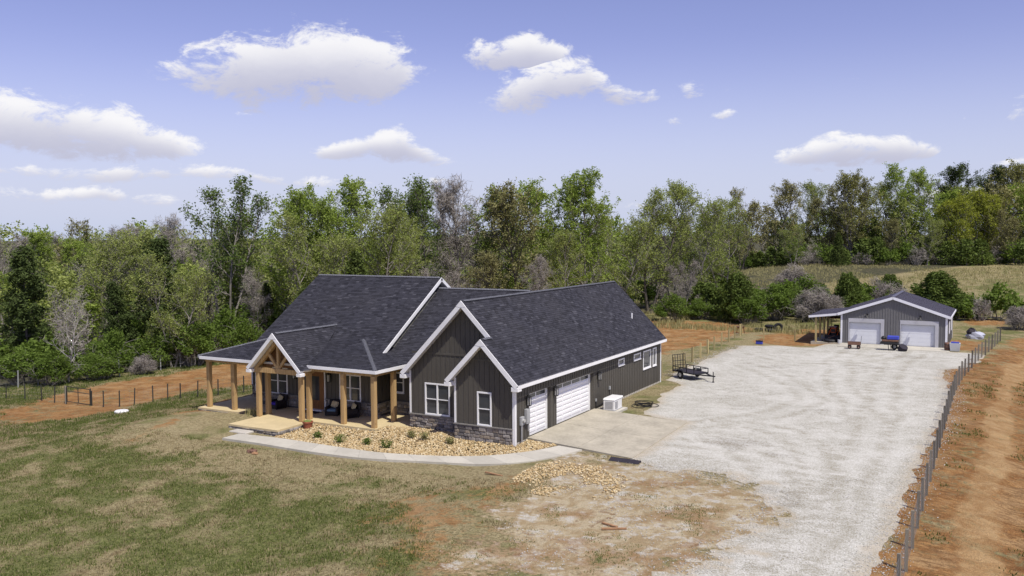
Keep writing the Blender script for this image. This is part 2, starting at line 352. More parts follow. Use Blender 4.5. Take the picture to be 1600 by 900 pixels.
# ------------------------------------------------------------------ terrain
def S(a, b, t):
    u = np.clip((np.asarray(t, float)-a)/(b-a), 0, 1); return u*u*(3-2*u)
def H(x, y):
    x = np.asarray(x, float); y = np.asarray(y, float)
    z = -0.12-1.5*S(-18, -38, x)-2.0*S(-40, -75, x)
    z = z-0.7*S(-3, -30, y)*(1-0.7*S(6, 16, x))
    z = z-0.30*S(0.6, -2.2, y)*(1-S(-1, 3, x))*S(-23, -18, x)
    z = z+0.22*np.exp(-((x+19)/4.0)**2-((y+3.6)/2.6)**2)
    z = z-0.5*np.exp(-((x-22.6-0.03*y)/1.9)**2)*S(70, 50, y)+0.9*S(24.5, 29, x-0.03*y)*S(75, 45, y)
    z = z+3.6*S(58, 185, y)*S(-110, -20, x)
    z = z-0.3*np.exp(-((x-4.6)/2.5)**2-((y-50.5)/4)**2)
    return z
def h1(x, y): return float(H(x, y))
_rs = np.random.RandomState(7); _lat = _rs.rand(256, 256)
def vnoise(x, y):
    xi = np.floor(x).astype(int); yi = np.floor(y).astype(int); fx = x-xi; fy = y-yi
    fx = fx*fx*(3-2*fx); fy = fy*fy*(3-2*fy)
    g = lambda i, j: _lat[i & 255, j & 255]
    return (g(xi, yi)*(1-fx)+g(xi+1, yi)*fx)*(1-fy)+(g(xi, yi+1)*(1-fx)+g(xi+1, yi+1)*fx)*fy
def fbm(x, y, s, o=4):
    v = 0; a = 0.5; x = x*s; y = y*s
    for i in range(o): v = v+a*vnoise(x+17.3*i, y-9.1*i); a *= .5; x = x*2.03; y = y*2.03
    return v/(1-.5**o)
def sdist(px, py, poly):
    """signed distance to a polygon, positive inside"""
    P = np.array(poly, float); Q = np.roll(P, -1, 0); d2 = np.full(px.shape, 1e18); ins = np.zeros(px.shape, bool)
    for (x0, y0), (x1, y1) in zip(P, Q):
        ex, ey = x1-x0, y1-y0; t_ = np.clip(((px-x0)*ex+(py-y0)*ey)/(ex*ex+ey*ey+1e-12), 0, 1)
        d2 = np.minimum(d2, (px-x0-t_*ex)**2+(py-y0-t_*ey)**2)
        c_ = (y0 > py) != (y1 > py)
        ins ^= c_ & (px < (x1-x0)*(py-y0)/((y1-y0) if y1 != y0 else 1e-9)+x0)
    return np.where(ins, 1, -1)*np.sqrt(d2)

GRAVEL = [(6.18, 0.3), (5.92, 9.38), (2.83, 10.19), (1.87, 17.5), (1.67, 20.77), (0.75, 22.11), (-0.14, 22.6), (-0.1, 24.91), (-0.36, 31.8), (-0.44, 39.7), (-0.08, 44.99), (3.53, 47.49), (5.59, 47.47), (6.4, 51.0), (7.6, 51.2), (17.2, 51.2), (17.4, 48.6), (19.68, 48.83), (20.44, 47.47), (19.72, 42.76), (18.79, 38.76), (17.53, 37.01), (17.6, 32.97), (18.26, 30.14), (18.66, 24.32), (18.63, 15.98), (18.4, 10.74), (18.3, 6.4), (18.2, 1.57), (18.16, -1.42), (18.0, -4.88), (18.0, -6.98), (18.0, -9.44), (17.9, -24), (13.0, -24), (13.17, -12.1), (13.08, -10.39), (13.17, -7.94), (13.66, -5.73), (13.66, -3.02), (13.01, -1.84), (11.33, -0.52), (9.69, -0.79), (8.25, -0.94)]
Z = dict(
 sand=[[(3.56, -0.38), (6.32, -0.3), (9.62, -0.59), (13.31, -2.0), (14.4, -3.76), (14.2, -6.09), (13.8, -8.63), (13.6, -12.1), (13.4, -24), (10, -22), (8.93, -13.97), (5.38, -14.5), (4.78, -13.56), (6.01, -10.22), (4.45, -9.41), (4.45, -6.74), (3.4, -3.48)]],
 clay=[[(-19.76, -8.15), (-20.37, -4.31), (-24.03, 1.79), (-24.5, 4.5), (-22.4, 4.5), (-21.69, -0.06), (-20.0, -4.18), (-19.0, -7.26)],
       [(-40.33, -1.89), (-41.43, 1.68), (-43.97, 8.49), (-42.67, 14.49), (-43.5, 21.59), (-38.71, 32.16), (-23, 24), (-23, 15), (-25.06, 14.17), (-29.18, 11.14), (-33.15, 8.65), (-32.4, 4.8), (-29.8, 0.44), (-31.61, -2.98), (-34.64, -5.36)],
       [(-14.69, 65.29), (-6.69, 64.87), (-1.77, 59.78), (-2.68, 52.52), (-3.3, 43.38), (-4.52, 37.66), (-5.76, 30), (-14, 24), (-22, 26), (-22, 55)],
       [(0.18, 57.24), (2.13, 62), (7.6, 62), (7.6, 50), (4.94, 49.2), (2.91, 48.04), (-0.04, 47.25)],
       [(17.9, -26), (26, -26), (27.5, 5), (29, 45), (27, 60), (24.5, 66), (22.5, 62), (20.44, 47.47), (17, 43), (17, 30), (17.4, 6.37), (17.6, -4.08)],
       [(17.05, 58), (19.5, 58.5), (20.65, 50.39), (17.05, 50.5)], [(17.5, 72), (22, 75), (24, 80), (17, 79)]],
 green=[[(-30, -30), (-4, -30), (1, -19), (4.5, -15.4), (2.6, -13.0), (0.4, -10.4), (-3.47, -9.86), (-10.5, -10.08), (-16.51, -7.96), (-19.76, -8.15), (-23.76, -11.15), (-34, -16)],
        [(-45, -14), (-25.4, -10.95), (-28.37, -5.2), (-29.39, 1.64), (-28.06, 5.43), (-26.26, 8.59), (-23.0, 8.4), (-24.03, 1.79), (-22.59, -3.83), (-21.7, -9.77), (-22, -14)],
        [(5.68, -8.81), (5.95, -7.39), (7.39, -6.23), (8.31, -7.12), (8.29, -9.52), (7.16, -10.41)],
        [(-60, -30), (-60, 40), (-46, 24), (-43.44, 20.1), (-44, 15.44), (-44.24, 7.97), (-42.43, 1.68), (-42, -4)],
        [(17.3, 59), (22, 56), (22, 72), (17.3, 72)], [(18, 85), (40, 85), (40, 130), (18, 130)], [(-4.2, 37), (-1, 37), (-1, 46), (-2.4, 52), (-3.2, 46)], [(-20, 66), (2, 60), (8, 62), (8, 90), (-20, 90)]],
 clayfront=[[(-1.5, -10.5), (1.19, -7.03), (2.6, -4.6), (4.25, -5.5), (5.2, -9.19), (7.2, -10.61), (10.5, -13.65), (10, -20), (4, -18), (2.48, -13.61)]],
 wash=[[(20.36, -6.83), (19.99, -3.12), (20.35, 5.02), (20.69, 12.18), (20.83, 21.53), (21.25, 32.14), (21.5, 42.4), (23.4, 49), (22.3, 30.22), (21.9, 20.35), (22.0, 12.03), (21.5, 3.67), (21.4, -0.13), (21.4, -4.27), (22.5, -24), (20, -24)]],
 pale=[[(-22.0, -1.5), (-20.5, -7.6), (-14.7, -9.0), (-10.91, -9.2), (-8.04, -8.6), (0.88, -9.3), (2.82, -6.55), (3.4, -3.48), (2.34, -1.39), (-1.17, -4.0), (-7.99, -5.2), (-14.13, -5.2), (-16.4, -3.4), (-18.5, -0.2), (-21.7, -0.3)]])

# ------------------------------------------------------------------ ground sheet
def axis_coords(parts):
    out = [parts[0][0]]
    for a, b, st in parts:
        n = max(1, int(round((b-a)/st))); out += list(np.linspace(a, b, n+1)[1:])
    return np.array(out)
gx = axis_coords([(-2500, -500, 400), (-500, -120, 40), (-120, -60, 3), (-60, -34, 0.8), (-34, 27, 0.26), (27, 45, 0.8), (45, 120, 4), (120, 500, 40), (500, 2500, 400)])
gy = axis_coords([(-400, -60, 40), (-60, -27, 2.5), (-27, 16, 0.26), (16, 70, 0.4), (70, 140, 1.4), (140, 260, 5), (260, 500, 40), (500, 4000, 400)])
GX, GY = np.meshgrid(gx, gy, indexing='ij')
near = (np.abs(GX) < 150) & (GY < 220) & (GY > -60)
fine = fbm(GX, GY, 0.9, 4)
GZ = H(GX, GY)+np.where(near, (fine-0.5)*0.10, 0)
def on_house(x, y): return ((x > -22.4) & (x < 6.3) & (y > 0.2) & (y < 22)) | ((x > -17) & (x < -7) & (y > -3.6) & (y < 4))
GZ = np.where(on_house(GX, GY) | ((GX > -1) & (GX < 19) & (GY > -26) & (GY < 54)), H(GX, GY)-0.004, GZ)
rut = np.exp(-((GX-24.0-0.03*GY)/1.6)**2)*(np.sin(GY*1.3+3*fbm(GX, GY, 0.35, 3))*0.5)*0.22*S(60, 50, GY)   # washed rills in the clay bank
GZ = GZ+rut-0.16*np.abs(fbm(GX*0.8+.6*fbm(GX, GY, .5, 2), GY*1.5, 0.9, 4)-0.5)*1.8*S(18.8, 20, GX)*S(64, 50, GY)*near
def zone(name, soft, amp, sc=0.5):
    v = np.zeros(GX.shape)
    wob = (fbm(GX+31, GY+12, sc, 5)-0.5)*amp
    for poly in Z[name]:
        P = np.array(poly); a = 6
        mk = (GX > P[:, 0].min()-a) & (GX < P[:, 0].max()+a) & (GY > P[:, 1].min()-a) & (GY < P[:, 1].max()+a)
        sd = sdist(GX[mk], GY[mk], poly)
        v[mk] = np.maximum(v[mk], S(-soft, soft, sd+wob[mk]))
    return v
zz = dict(clay=zone('clay', 0.8, 3.0), sand=zone('sand', 1.2, 3.2), green=zone('green', 1.6, 4.5), wash=zone('wash', 0.35, 1.2), pale=zone('pale', 1.5, 3.5))
zz['clay'] = np.maximum(zz['clay'], .55*zone('clayfront', 1.6, 5.0, 0.7))
zz['wood'] = np.maximum(S(-46, -52, GX+0.25*(30-GY)*(GY < 30)+0.0), np.maximum(S(0, 4, GY-(178+0.30*(GX+30))), S(0, 5, -(GX+46-0.42*(GY-20)))*S(20, 28, GY)))
def green_patch(x, y, g, p): return .16+g*.62-p*.20+(fbm(x, y, 1.1, 4)-.5)*2.5+(fbm(x*.8+y*.3+40, y*1.4+11, .30, 4)-.5)*1.5
zz['gpatch'] = np.where(near, green_patch(GX, GY, zz['green'], zz['pale']), zz['green'])
zz['rill'] = S(18.2, 19.2, GX)*S(64, 50, GY)*(1-0.75*zz['wash'])*near
nx, ny = len(gx), len(gy)
I = (np.arange(nx-1)[:, None]*ny+np.arange(ny-1)[None, :]).ravel()
GF = np.stack([I, I+ny, I+ny+1, I+1], 1)
m, t, b = bsdf_mat('ground_cover', 0.95, 0.15)
P0 = geo_pos(t)
nA = t.noise(P0, 0.38, 6, 0.64); nB = t.noise(P0, 1.7, 5, 0.66); nC = t.noise(P0, 7.0, 4, 0.72); nD = t.noise(P0, 24, 2, 0.7); nE = t.noise(t.scale(P0, (1, 1, 1), (40, 7, 0)), 0.9, 6, 0.7, 0.6)
patch = t.math('MULTIPLY_ADD', t.math('ADD', t.math('MULTIPLY', nA, 0.40), t.math('ADD', t.math('MULTIPLY', nB, 0.36), t.math('MULTIPLY', nC, 0.24))), 2.3, -0.65)
fineg = t.math('ADD', t.math('MULTIPLY', nC, 0.6), t.math('MULTIPLY', nD, 0.4))
cover = lambda name, wgt, lo, hi: t.math('MULTIPLY', t.ramp(t.math('MULTIPLY_ADD', t.attr(name), wgt, patch), lo, hi), t.ramp(t.attr(name), 0.01, 0.12))
straw = t.mix(t.ramp(fineg, 0.36, 0.66), (0.15, 0.125, 0.055), (0.52, 0.44, 0.245))
straw = t.mix(t.ramp(nB, 0.52, 0.64, 0, 0.55), straw, (0.21, 0.145, 0.08))
grass = t.mix(t.ramp(fineg, 0.36, 0.66), (0.060, 0.080, 0.021), (0.25, 0.258, 0.088))
gm = t.ramp(t.math('MULTIPLY_ADD', t.math('SUBTRACT', fineg, 0.5), 2.6, t.attr('gpatch')), 0.05, 1.15)
col = t.mix(t.math('MULTIPLY', gm, 0.92), straw, grass)
ptan = t.mix(t.ramp(fineg, 0.36, 0.66), (0.23, 0.185, 0.09), (0.53, 0.445, 0.26))
col = t.mix(t.math('MULTIPLY', t.math('MULTIPLY', t.attr('pale'), t.math('SUBTRACT', 1.0, gm)), 0.7), col, ptan)
dirt = t.mix(t.ramp(t.math('ADD', t.math('MULTIPLY', nE, 0.65), t.math('MULTIPLY', nC, 0.35)), 0.36, 0.66), (0.235, 0.102, 0.032), (0.45, 0.255, 0.10))
dirt = t.mix(t.ramp(nA, 0.50, 0.62, 0, 0.6), dirt, (0.46, 0.31, 0.155))
dirt = t.mix(t.ramp(t.math('ADD', t.math('MULTIPLY', nB, 0.6), t.math('MULTIPLY', nC, 0.4)), 0.56, 0.66, 0, 0.6), dirt, (0.17, 0.145, 0.065))
rl = t.noise(t.scale(P0, (0.75, 2.3, 1)), 1.0, 6, 0.74, 2.2)
dirt = t.mix(t.math('MULTIPLY', t.attr('rill'), t.ramp(rl, 0.56, 0.42, 0, 0.6)), dirt, (0.135, 0.066, 0.024))
col = t.mix(t.ramp(t.attr('wood'), 0.2, 0.8), col, t.mix(t.ramp(nB, 0.4, 0.6), (0.05, 0.058, 0.03), (0.115, 0.10, 0.06)))
col = t.mix(cover('clay', 0.36, 0.60, 0.86), col, dirt)
snd = t.mix(t.ramp(nE, 0.40, 0.60), (0.40, 0.30, 0.165), (0.56, 0.475, 0.315))
snd = t.mix(t.ramp(nB, 0.52, 0.64, 0, 0.85), snd, (0.62, 0.59, 0.51)); snd = t.mix(t.ramp(nA, 0.50, 0.40, 0, 0.6), snd, (0.33, 0.19, 0.085)); snd = t.mix(t.ramp(nE, 0.56, 0.66, 0, 0.75), snd, (0.22, 0.12, 0.05))
col = t.mix(cover('sand', 0.34, 0.56, 0.76), col, snd)
wsh = t.mix(t.ramp(nE, 0.36, 0.64), (0.36, 0.22, 0.095), (0.50, 0.345, 0.175))
col = t.mix(t.math('MULTIPLY', t.ramp(t.math('MULTIPLY_ADD', t.math('SUBTRACT', nB, 0.5), 1.8, t.attr('wash')), 0.3, 0.9), 0.7), col, wsh)
col = t.mix(t.math('MULTIPLY', t.ramp(nD, 0.45, 0.7), 0.6), col, t.mix(1.0, col, (0.55, 0.55, 0.53), 'MULTIPLY'))
t.l.new(col, b.inputs['Base Color'])
bump(t, b, t.math('ADD', t.math('MULTIPLY', nC, 0.8), t.math('MULTIPLY', nD, 0.35)), 1.0, 0.16); M['ground'] = m
gv = np.stack([GX.ravel(), GY.ravel(), GZ.ravel()], 1)
g_me = mesh_np('ground', gv, GF, 'ground', smooth=True, attrs={k: ('POINT', v.ravel()) for k, v in zz.items()})
tag(link('ground', g_me), 'patchy grass, straw and red clay ground around the house', kind='structure')

# gravel drive: clipped to an irregular edge
m, t, b = bsdf_mat('gravel', 0.95, 0.15)
P0 = geo_pos(t); nl = t.noise(P0, 0.19, 5, 0.62, 1.2); nm = t.noise(t.scale(P0, (1, 1.6, 1)), 0.8, 5, 0.65, 0.8); nf = t.noise(P0, 9, 4, 0.8); vx = t.add('ShaderNodeTexVoronoi'); t.put(vx.inputs['Vector'], P0); vx.inputs['Scale'].default_value = 24
vc = t.add('ShaderNodeSeparateColor'); t.l.new(vx.outputs['Color'], vc.inputs[0])
f = t.math('ADD', t.math('ADD', t.math('MULTIPLY', nl, 0.45), t.math('MULTIPLY', nm, 0.55)), t.math('MULTIPLY', t.math('SUBTRACT', nf, 0.5), 0.22))
c = t.mix(t.ramp(f, 0.40, 0.58), (0.58, 0.562, 0.487), (0.41, 0.388, 0.307))
c = t.mix(t.ramp(f, 0.57, 0.70, 0, 0.7), c, (0.27, 0.245, 0.18))
st_ = t.ramp(t.math('MULTIPLY_ADD', t.math('SUBTRACT', nm, 0.5), 1.3, t.attr('stain')), 0.25, 0.8)
c = t.mix(t.math('MULTIPLY', st_, 0.7), c, (0.215, 0.185, 0.125))
c = t.mix(t.math('MULTIPLY', t.ramp(vc.outputs[0], 0.1, 0.95), 0.5), t.mix(1.0, c, (0.74, 0.735, 0.72), 'MULTIPLY'), (0.74, 0.735, 0.70))
trk = t.math('MULTIPLY', t.attr('track'), t.ramp(nm, 0.35, 0.6)); c = t.mix(t.math('MULTIPLY', trk, 0.36), c, (0.27, 0.245, 0.18)); c = t.mix(t.ramp(t.attr('track'), -0.15, -0.75, 0, 0.16), c, (0.62, 0.615, 0.56))
c = t.mix(t.ramp(t.math('MULTIPLY_ADD', t.math('SUBTRACT', nm, 0.5), 1.6, t.attr('edge')), 0.0, 0.8, 0.5, 0.0), c, (0.40, 0.325, 0.215))
t.l.new(c, b.inputs['Base Color']); bump(t, b, t.math('ADD', vx.outputs['Distance'], nf), 0.5, 0.035); M['gravel'] = m
STAINS = [(9.6, 5.6, 2.2, 1.8, .75), (12.3, 4.4, 1.6, 1.2, .5), (12.5, 36, 4.5, 2.6, .5), (14.3, 43.5, 1.8, 2.2, .7), (5, 33, 4, 2, .45), (12.8, 17, 3, 3.5, .35), (6.0, 20, 2.5, 3, .4), (15.2, -9, 1.5, 5, .35), (13.6, -3, 1.6, 2.6, .6), (9.0, 44.5, 6, 1.8, .45)]
LANES = [[(15.6, -26), (15.4, -10), (14.6, 2), (12.5, 9), (9, 11), (5, 8)], [(15.6, -26), (15.8, 0), (15.2, 18), (13.6, 32), (14.6, 48)], [(5.5, 4), (9.5, 5), (12.0, 2.5), (13.2, -3), (12.8, -9)], [(15, 14), (11.5, 26), (9.6, 38), (10, 48)],
         [(6, 8), (10, 13.5), (11, 20), (7, 28), (3, 33)], [(2.5, 40), (6, 36), (11, 38), (13, 44)]]
def lanes(U):
    """wheel lanes pressed into the gravel: positive in the wheel path, negative on the loose shoulder"""
    best = np.full(len(U), 9.0); sgn = np.zeros(len(U)); wx = U[:, 0]+(fbm(U[:, 0], U[:, 1], 0.3, 3)-.5)*1.0; wy = U[:, 1]+(fbm(U[:, 0]+9, U[:, 1], 0.3, 3)-.5)*1.0
    for ln in LANES:
        P = smooth(resample(ln, 40), 8); d = np.full(len(U), 99.0)
        for (x0, y0), (x1, y1) in zip(P, P[1:]):
            ex, ey = x1-x0, y1-y0; t_ = np.clip(((wx-x0)*ex+(wy-y0)*ey)/(ex*ex+ey*ey+1e-9), 0, 1); d = np.minimum(d, np.hypot(wx-x0-t_*ex, wy-y0-t_*ey))
        best = np.minimum(best, np.abs(d-.8))
    return np.exp(-(best/.28)**2)-.8*np.exp(-((best-.62)/.25)**2)
def resample(pts, n):
    P = np.array(pts); d = np.concatenate([[0], np.cumsum(np.hypot(*np.diff(P, axis=0).T))]); s_ = np.linspace(0, d[-1], n)
    return np.stack([np.interp(s_, d, P[:, 0]), np.interp(s_, d, P[:, 1])], 1)
def smooth(P, k=3):
    for _ in range(k): Q = P.copy(); Q[1:-1] = (P[:-2]+2*P[1:-1]+P[2:])/4; P = Q
    return P
def clip_sheet(name, poly, step, amp, sc, mat, lift, fineamp=0.25):
    P = np.array(poly); xs = np.arange(P[:, 0].min()-1, P[:, 0].max()+1, step); ys = np.arange(P[:, 1].min()-1, P[:, 1].max()+1, step)
    X, Y = np.meshgrid(xs, ys, indexing='ij')
    sd = sdist(X, Y, poly)
    D = sd+(fbm(X, Y, sc, 4)-0.5)*amp+(fbm(X+5, Y+9, 3.1, 3)-0.5)*fineamp
    lf = S(16.5, 14.5, X)*S(1.5, -1.0, Y); D = D+lf*((fbm(X+50, Y+3, 0.45, 5)-0.5)*4.2+(fbm(X+7, Y+70, 1.6, 4)-0.5)*2.0)
    D = np.where((X < 6.6) & (Y > -0.6) & (Y < 10), sd, D); D = np.where((Y > 47) & (X > 6) & (X < 17.6), sd, D)
    Zs = H(X, Y)+lift; n2 = len(ys); ins = D > 0; cnt = ins[:-1, :-1].astype(int)+ins[1:, :-1]+ins[1:, 1:]+ins[:-1, 1:]
    V = np.stack([X.ravel(), Y.ravel(), Zs.ravel()], 1); E = np.clip(D, 0, 1).ravel()
    ii, jj = np.nonzero(cnt == 4); q = ii*n2+jj; quads = np.stack([q, q+n2, q+n2+1, q+1], 1)
    exV, exE, tris = [], [], []; base = len(V); Df = D.ravel()
    for i, j in zip(*np.nonzero((cnt > 0) & (cnt < 4))):
        q = i*n2+j; cyc = [q, q+n2, q+n2+1, q+1]; out = []
        for k in range(4):
            a_, b_ = cyc[k], cyc[(k+1) % 4]
            if Df[a_] > 0: out.append(a_)
            if (Df[a_] > 0) != (Df[b_] > 0):
                w = Df[a_]/(Df[a_]-Df[b_]); exV.append(V[a_]*(1-w)+V[b_]*w); exE.append(0.0); out.append(base+len(exV)-1)
        for k in range(1, len(out)-1): tris.append((out[0], out[k], out[k+1]))
    V = np.concatenate([V, np.array(exV)]); E = np.concatenate([E, exE])
    F = [quads, np.array(tris)]; used = np.unique(np.concatenate([f_.ravel() for f_ in F])); mp = np.zeros(len(V), int); mp[used] = np.arange(len(used))
    U = V[used]; stain = np.zeros(len(U))
    for (sx, sy, rx, ry, am) in STAINS: stain = np.maximum(stain, am*np.exp(-((U[:, 0]-sx)/rx)**2-((U[:, 1]-sy)/ry)**2))
    return link(name, mesh_np(name, U, [mp[f_] for f_ in F], mat, smooth=True, attrs={'edge': ('POINT', E[used]), 'stain': ('POINT', stain), 'track': ('POINT', lanes(U))}))
tag(clip_sheet('gravel_driveway', GRAVEL, 0.2, 0.9, 0.7, 'gravel', 0.004), 'wide pale gravel yard and driveway between house and shop', kind='structure')

# concrete pad in front of the garage doors: four cast panels
pad = empty('concrete_pad', (0, 0, 0), None, None); tag(pad, 'pale concrete parking pad in front of the garage doors', kind='structure')
def padpt(u, v):      # bilinear over the pad corners
    a = Vector((0.0, 1.3, .045))*(1-u)*(1-v)+Vector((6.2, .22, -.065))*u*(1-v)+Vector((6.0, 9.25, -.065))*u*v+Vector((0.0, 9.95, .045))*(1-u)*v
    return a
for u0, u1 in ((0, .5), (.5, 1)):
    for v0, v1 in ((0, .48), (.48, 1)):
        g = .0022; q = [padpt(u0+g, v0+g), padpt(u1-g, v0+g), padpt(u1-g, v1-g), padpt(u0+g, v1-g)]
        MB().prism(q, (0, 0, -.28)).build('slab_panel', 'concrete', pad, bevel=0.01)
# curving front walk of cast panels
wf = [(-15.0, -5.2), (-12.75, -4.99), (-9.55, -5.12), (-5.97, -5.0), (-3.45, -4.26), (-1.61, -3.71), (-0.01, -3.41), (2.0, -2.69), (2.9, -1.38), (3.45, 0.60)]
wb = [(-14.99, -3.98), (-12.36, -3.55), (-8.71, -3.66), (-5.82, -3.67), (-3.81, -3.2), (-1.65, -2.5), (0.35, -1.87), (1.43, -0.77), (1.8, 0.1), (2.05, 0.84)]
A = smooth(resample(wf, 57), 6); Bq = smooth(resample(wb, 57), 6)
walk = empty('front_walk', (0, 0, 0), None, None); tag(walk, 'curving concrete walk along the yellow rock bed', kind='structure')
zc = (H(A[:, 0], A[:, 1])+H(Bq[:, 0], Bq[:, 1]))/2+0.11; tt = np.linspace(0, 1, 57)
zc = zc*(1-S(.72, .98, tt))+(-.05)*S(.72, .98, tt)
for _ in range(12): zc[1:-1] = (zc[:-2]+2*zc[1:-1]+zc[2:])/4
for i in range(14):
    k0, k1 = i*4, i*4+4
    ring = [Vector((*A[k], zc[k])) for k in range(k0, k1+1)]+[Vector((*Bq[k], zc[k])) for k in range(k1, k0-1, -1)]
    cen = sum(ring, Vector())/len(ring); ring = [cen+Vector(((q-cen).x*.993, (q-cen).y*.993, q.z-cen.z)) for q in ring]
    MB().prism(ring, (0, 0, -.24)).build('slab_panel', 'walk', walk)

# ------------------------------------------------------------------ the house
house = empty('house', (0, 0, 0), 'dark board-and-batten farmhouse with timber porch and attached garage', 'house')
rng = random.Random(11)
def wpt(axis, c, u, z, off=0.0, s=1):
    return (c+s*off, u, z) if axis == 'x' else (u, c+s*off, z)
def wall(name, axis, c, s, u0, u1, z0, top, holes=(), th=0.16, breaks=(), batten=True, bz0=None, mat='siding'):
    """wall at axis=c, outward sign s; top is a number or a function of u; holes (u0,u1,z0,z1)"""
    tf = top if callable(top) else (lambda u: top)
    us = sorted(set([u0, u1]+[v for h in holes for v in h[:2]]+list(breaks))); us = [u for u in us if u0 <= u <= u1]
    mb = MB(); vec = (-s*th, 0, 0) if axis == 'x' else (0, -s*th, 0)
    for a, b_ in zip(us, us[1:]):
        mid = (a+b_)/2; hs = sorted([h for h in holes if h[0] <= mid <= h[1]], key=lambda h: h[2]); zc = z0
        for h in hs:
            if h[2] > zc+.01: mb.prism([wpt(axis, c, a, zc), wpt(axis, c, b_, zc), wpt(axis, c, b_, h[2]), wpt(axis, c, a, h[2])], vec)
            zc = h[3]
        if max(tf(a), tf(b_)) > zc+.01: mb.prism([wpt(axis, c, a, zc), wpt(axis, c, b_, zc), wpt(axis, c, b_, max(zc+.005, tf(b_))), wpt(axis, c, a, max(zc+.005, tf(a)))], vec)
    w = mb.build(name, mat, house)
    if batten:
        n = int(round((u1-u0)/0.305)); st = (u1-u0)/n
        for i in range(1, n):
            u = u0+i*st; zb = z0 if bz0 is None else bz0; zt = tf(u)-.01
            for h in sorted([h for h in holes if h[0]-.06 < u < h[1]+.06], key=lambda h: h[2]):
                if h[2]-.08 > zb+.05: piece('batten', mat, wpt(axis, c, u-.024, zb, .001, s), wpt(axis, c, u+.024, h[2]-.08, .022, s), w)
                zb = h[3]+.08
            if zt > zb+.08: piece('batten', mat, wpt(axis, c, u-.024, zb, .001, s), wpt(axis, c, u+.024, zt, .022, s), w)
    return w
def window(axis, c, s, u0, u1, z0, z1, lites=1, rail=True, label=None):
    f = MB(); w = .085
    bx = lambda a, b_, za, zb, o0, o1: f.box(wpt(axis, c, a, za, o0, s), wpt(axis, c, b_, zb, o1, s))
    bx(u0, u1, z0, z0+w, -.05, .042); bx(u0, u1, z1-w, z1, -.05, .042); bx(u0, u0+w, z0+w, z1-w, -.05, .04); bx(u1-w, u1, z0+w, z1-w, -.05, .04)
    for k in range(1, lites):
        um = u0+(u1-u0)*k/lites; bx(um-.045, um+.045, z0+w, z1-w, -.05, .038)
    o = f.build('window', 'white', house, bevel=0.006)
    if label: o['label'] = label
    for k in range(lites):
        a = u0+w if k == 0 else u0+(u1-u0)*k/lites+.045; b_ = u1-w if k == lites-1 else u0+(u1-u0)*(k+1)/lites-.045; zm = (z0+z1)/2
        if rail:
            piece('meeting_rail', 'white', wpt(axis, c, a, zm-.022, -.05, s), wpt(axis, c, b_, zm+.022, .02, s), o)
            piece('pane', 'glass', wpt(axis, c, a, zm+.022, -.06, s), wpt(axis, c, b_, z1-w, -.02, s), o)
            piece('pane', 'glass', wpt(axis, c, a, z0+w, -.06, s), wpt(axis, c, b_, zm-.022, -.035, s), o)
        else: piece('pane', 'glass', wpt(axis, c, a, z0+w, -.06, s), wpt(axis, c, b_, z1-w, -.025, s), o)
    piece('sill', 'white', wpt(axis, c, u0-.03, z0-.035, -.04, s), wpt(axis, c, u1+.03, z0-.002, .07, s), o)
    return o
def trim(a, b_, name='corner_board'): return piece(name, 'white', a, b_, house)

# stone veneer ------------------------------------------------------
def stone_mesh(k):
    r_ = random.Random(50+k); j = lambda q: q+(r_.random()-.5)*.07
    vs = [(x, 0, z) for x, z in ((-.5, -.5), (.5, -.5), (.5, .5), (-.5, .5))]+[(x, -.7, z) for x, z in ((-.48, -.47), (.48, -.47), (.48, .47), (-.48, .47))]
    vs += [(j(x), -.85-.25*r_.random(), j(z)) for x, z in ((-.38, -.32), (.38, -.32), (.38, .32), (-.38, .32))]
    fs = []
    for l in (0, 4): fs += [(l+i, l+(i+1) % 4, l+4+(i+1) % 4, l+4+i) for i in range(4)]
    fs += [(8, 9, 10, 11)]
    return vs, fs
STONES = [stone_mesh(k) for k in range(8)]; STONE_ME = []
for vs, fs in STONES:
    me = bpy.data.meshes.new('stone'); me.from_pydata(vs, [], fs); me.materials.append(M['stone']); STONE_ME.append(me)
stone_count = [0]; stuff_v, stuff_f, stuff_t = [], [], []
def veneer(axis, c, s, u0, u1, z0, z1, indiv=True, cap=True, hole=None):
    back = MB().box(wpt(axis, c, u0, z0, -.02, s), wpt(axis, c, u1, z1, .028, s)).build('stone_veneer', 'mortar', house)
    rows = []; z = z0
    while z < z1-.02:
        h = rng.choice((.10, .13, .15, .17, .20)); h = z1-z if z1-z-h < .07 else h; rows.append((z, h)); z += h
    for (z, h) in rows:
        u = u0-rng.random()*.2
        while u < u1:
            w = rng.uniform(.18, .52)*(1.15 if h < .14 else .9); a, b_ = max(u, u0), min(u+w, u1); u += w
            if b_-a < .07: continue
            if hole and a < hole[1] and b_ > hole[0]: continue
            k = rng.randrange(8); dpt = rng.uniform(.05, .085)
            if indiv and stone_count[0] < 296:
                o = bpy.data.objects.new('stone', STONE_ME[k]); COL.objects.link(o); o.parent = back; stone_count[0] += 1
                o.location = wpt(axis, c, (a+b_)/2, z+h/2, .01, s); o.scale = (b_-a-.014, dpt, h-.014)
                o.rotation_euler = (0, 0, 0 if (axis == 'y' and s < 0) else (math.pi if axis == 'y' else (math.pi/2 if s > 0 else -math.pi/2)))
            else:
                vs, fs = STONES[k]; base = len(stuff_v)
                for (x, y_, zq) in vs: stuff_v.append(wpt(axis, c, (a+b_)/2+x*(b_-a-.014), z+h/2+zq*(h-.014), .01-y_*dpt, s))
                fl = (axis == 'x') == (s > 0)
                stuff_f.extend([tuple(base+i for i in f_) for f_ in fs]); stuff_t.extend([rng.random()]*len(vs))
    if cap: piece('stone_ledge', 'mortar', wpt(axis, c, u0-.02, z1, -.02, s), wpt(axis, c, u1+.02, z1+.055, .11, s), back)
    return back

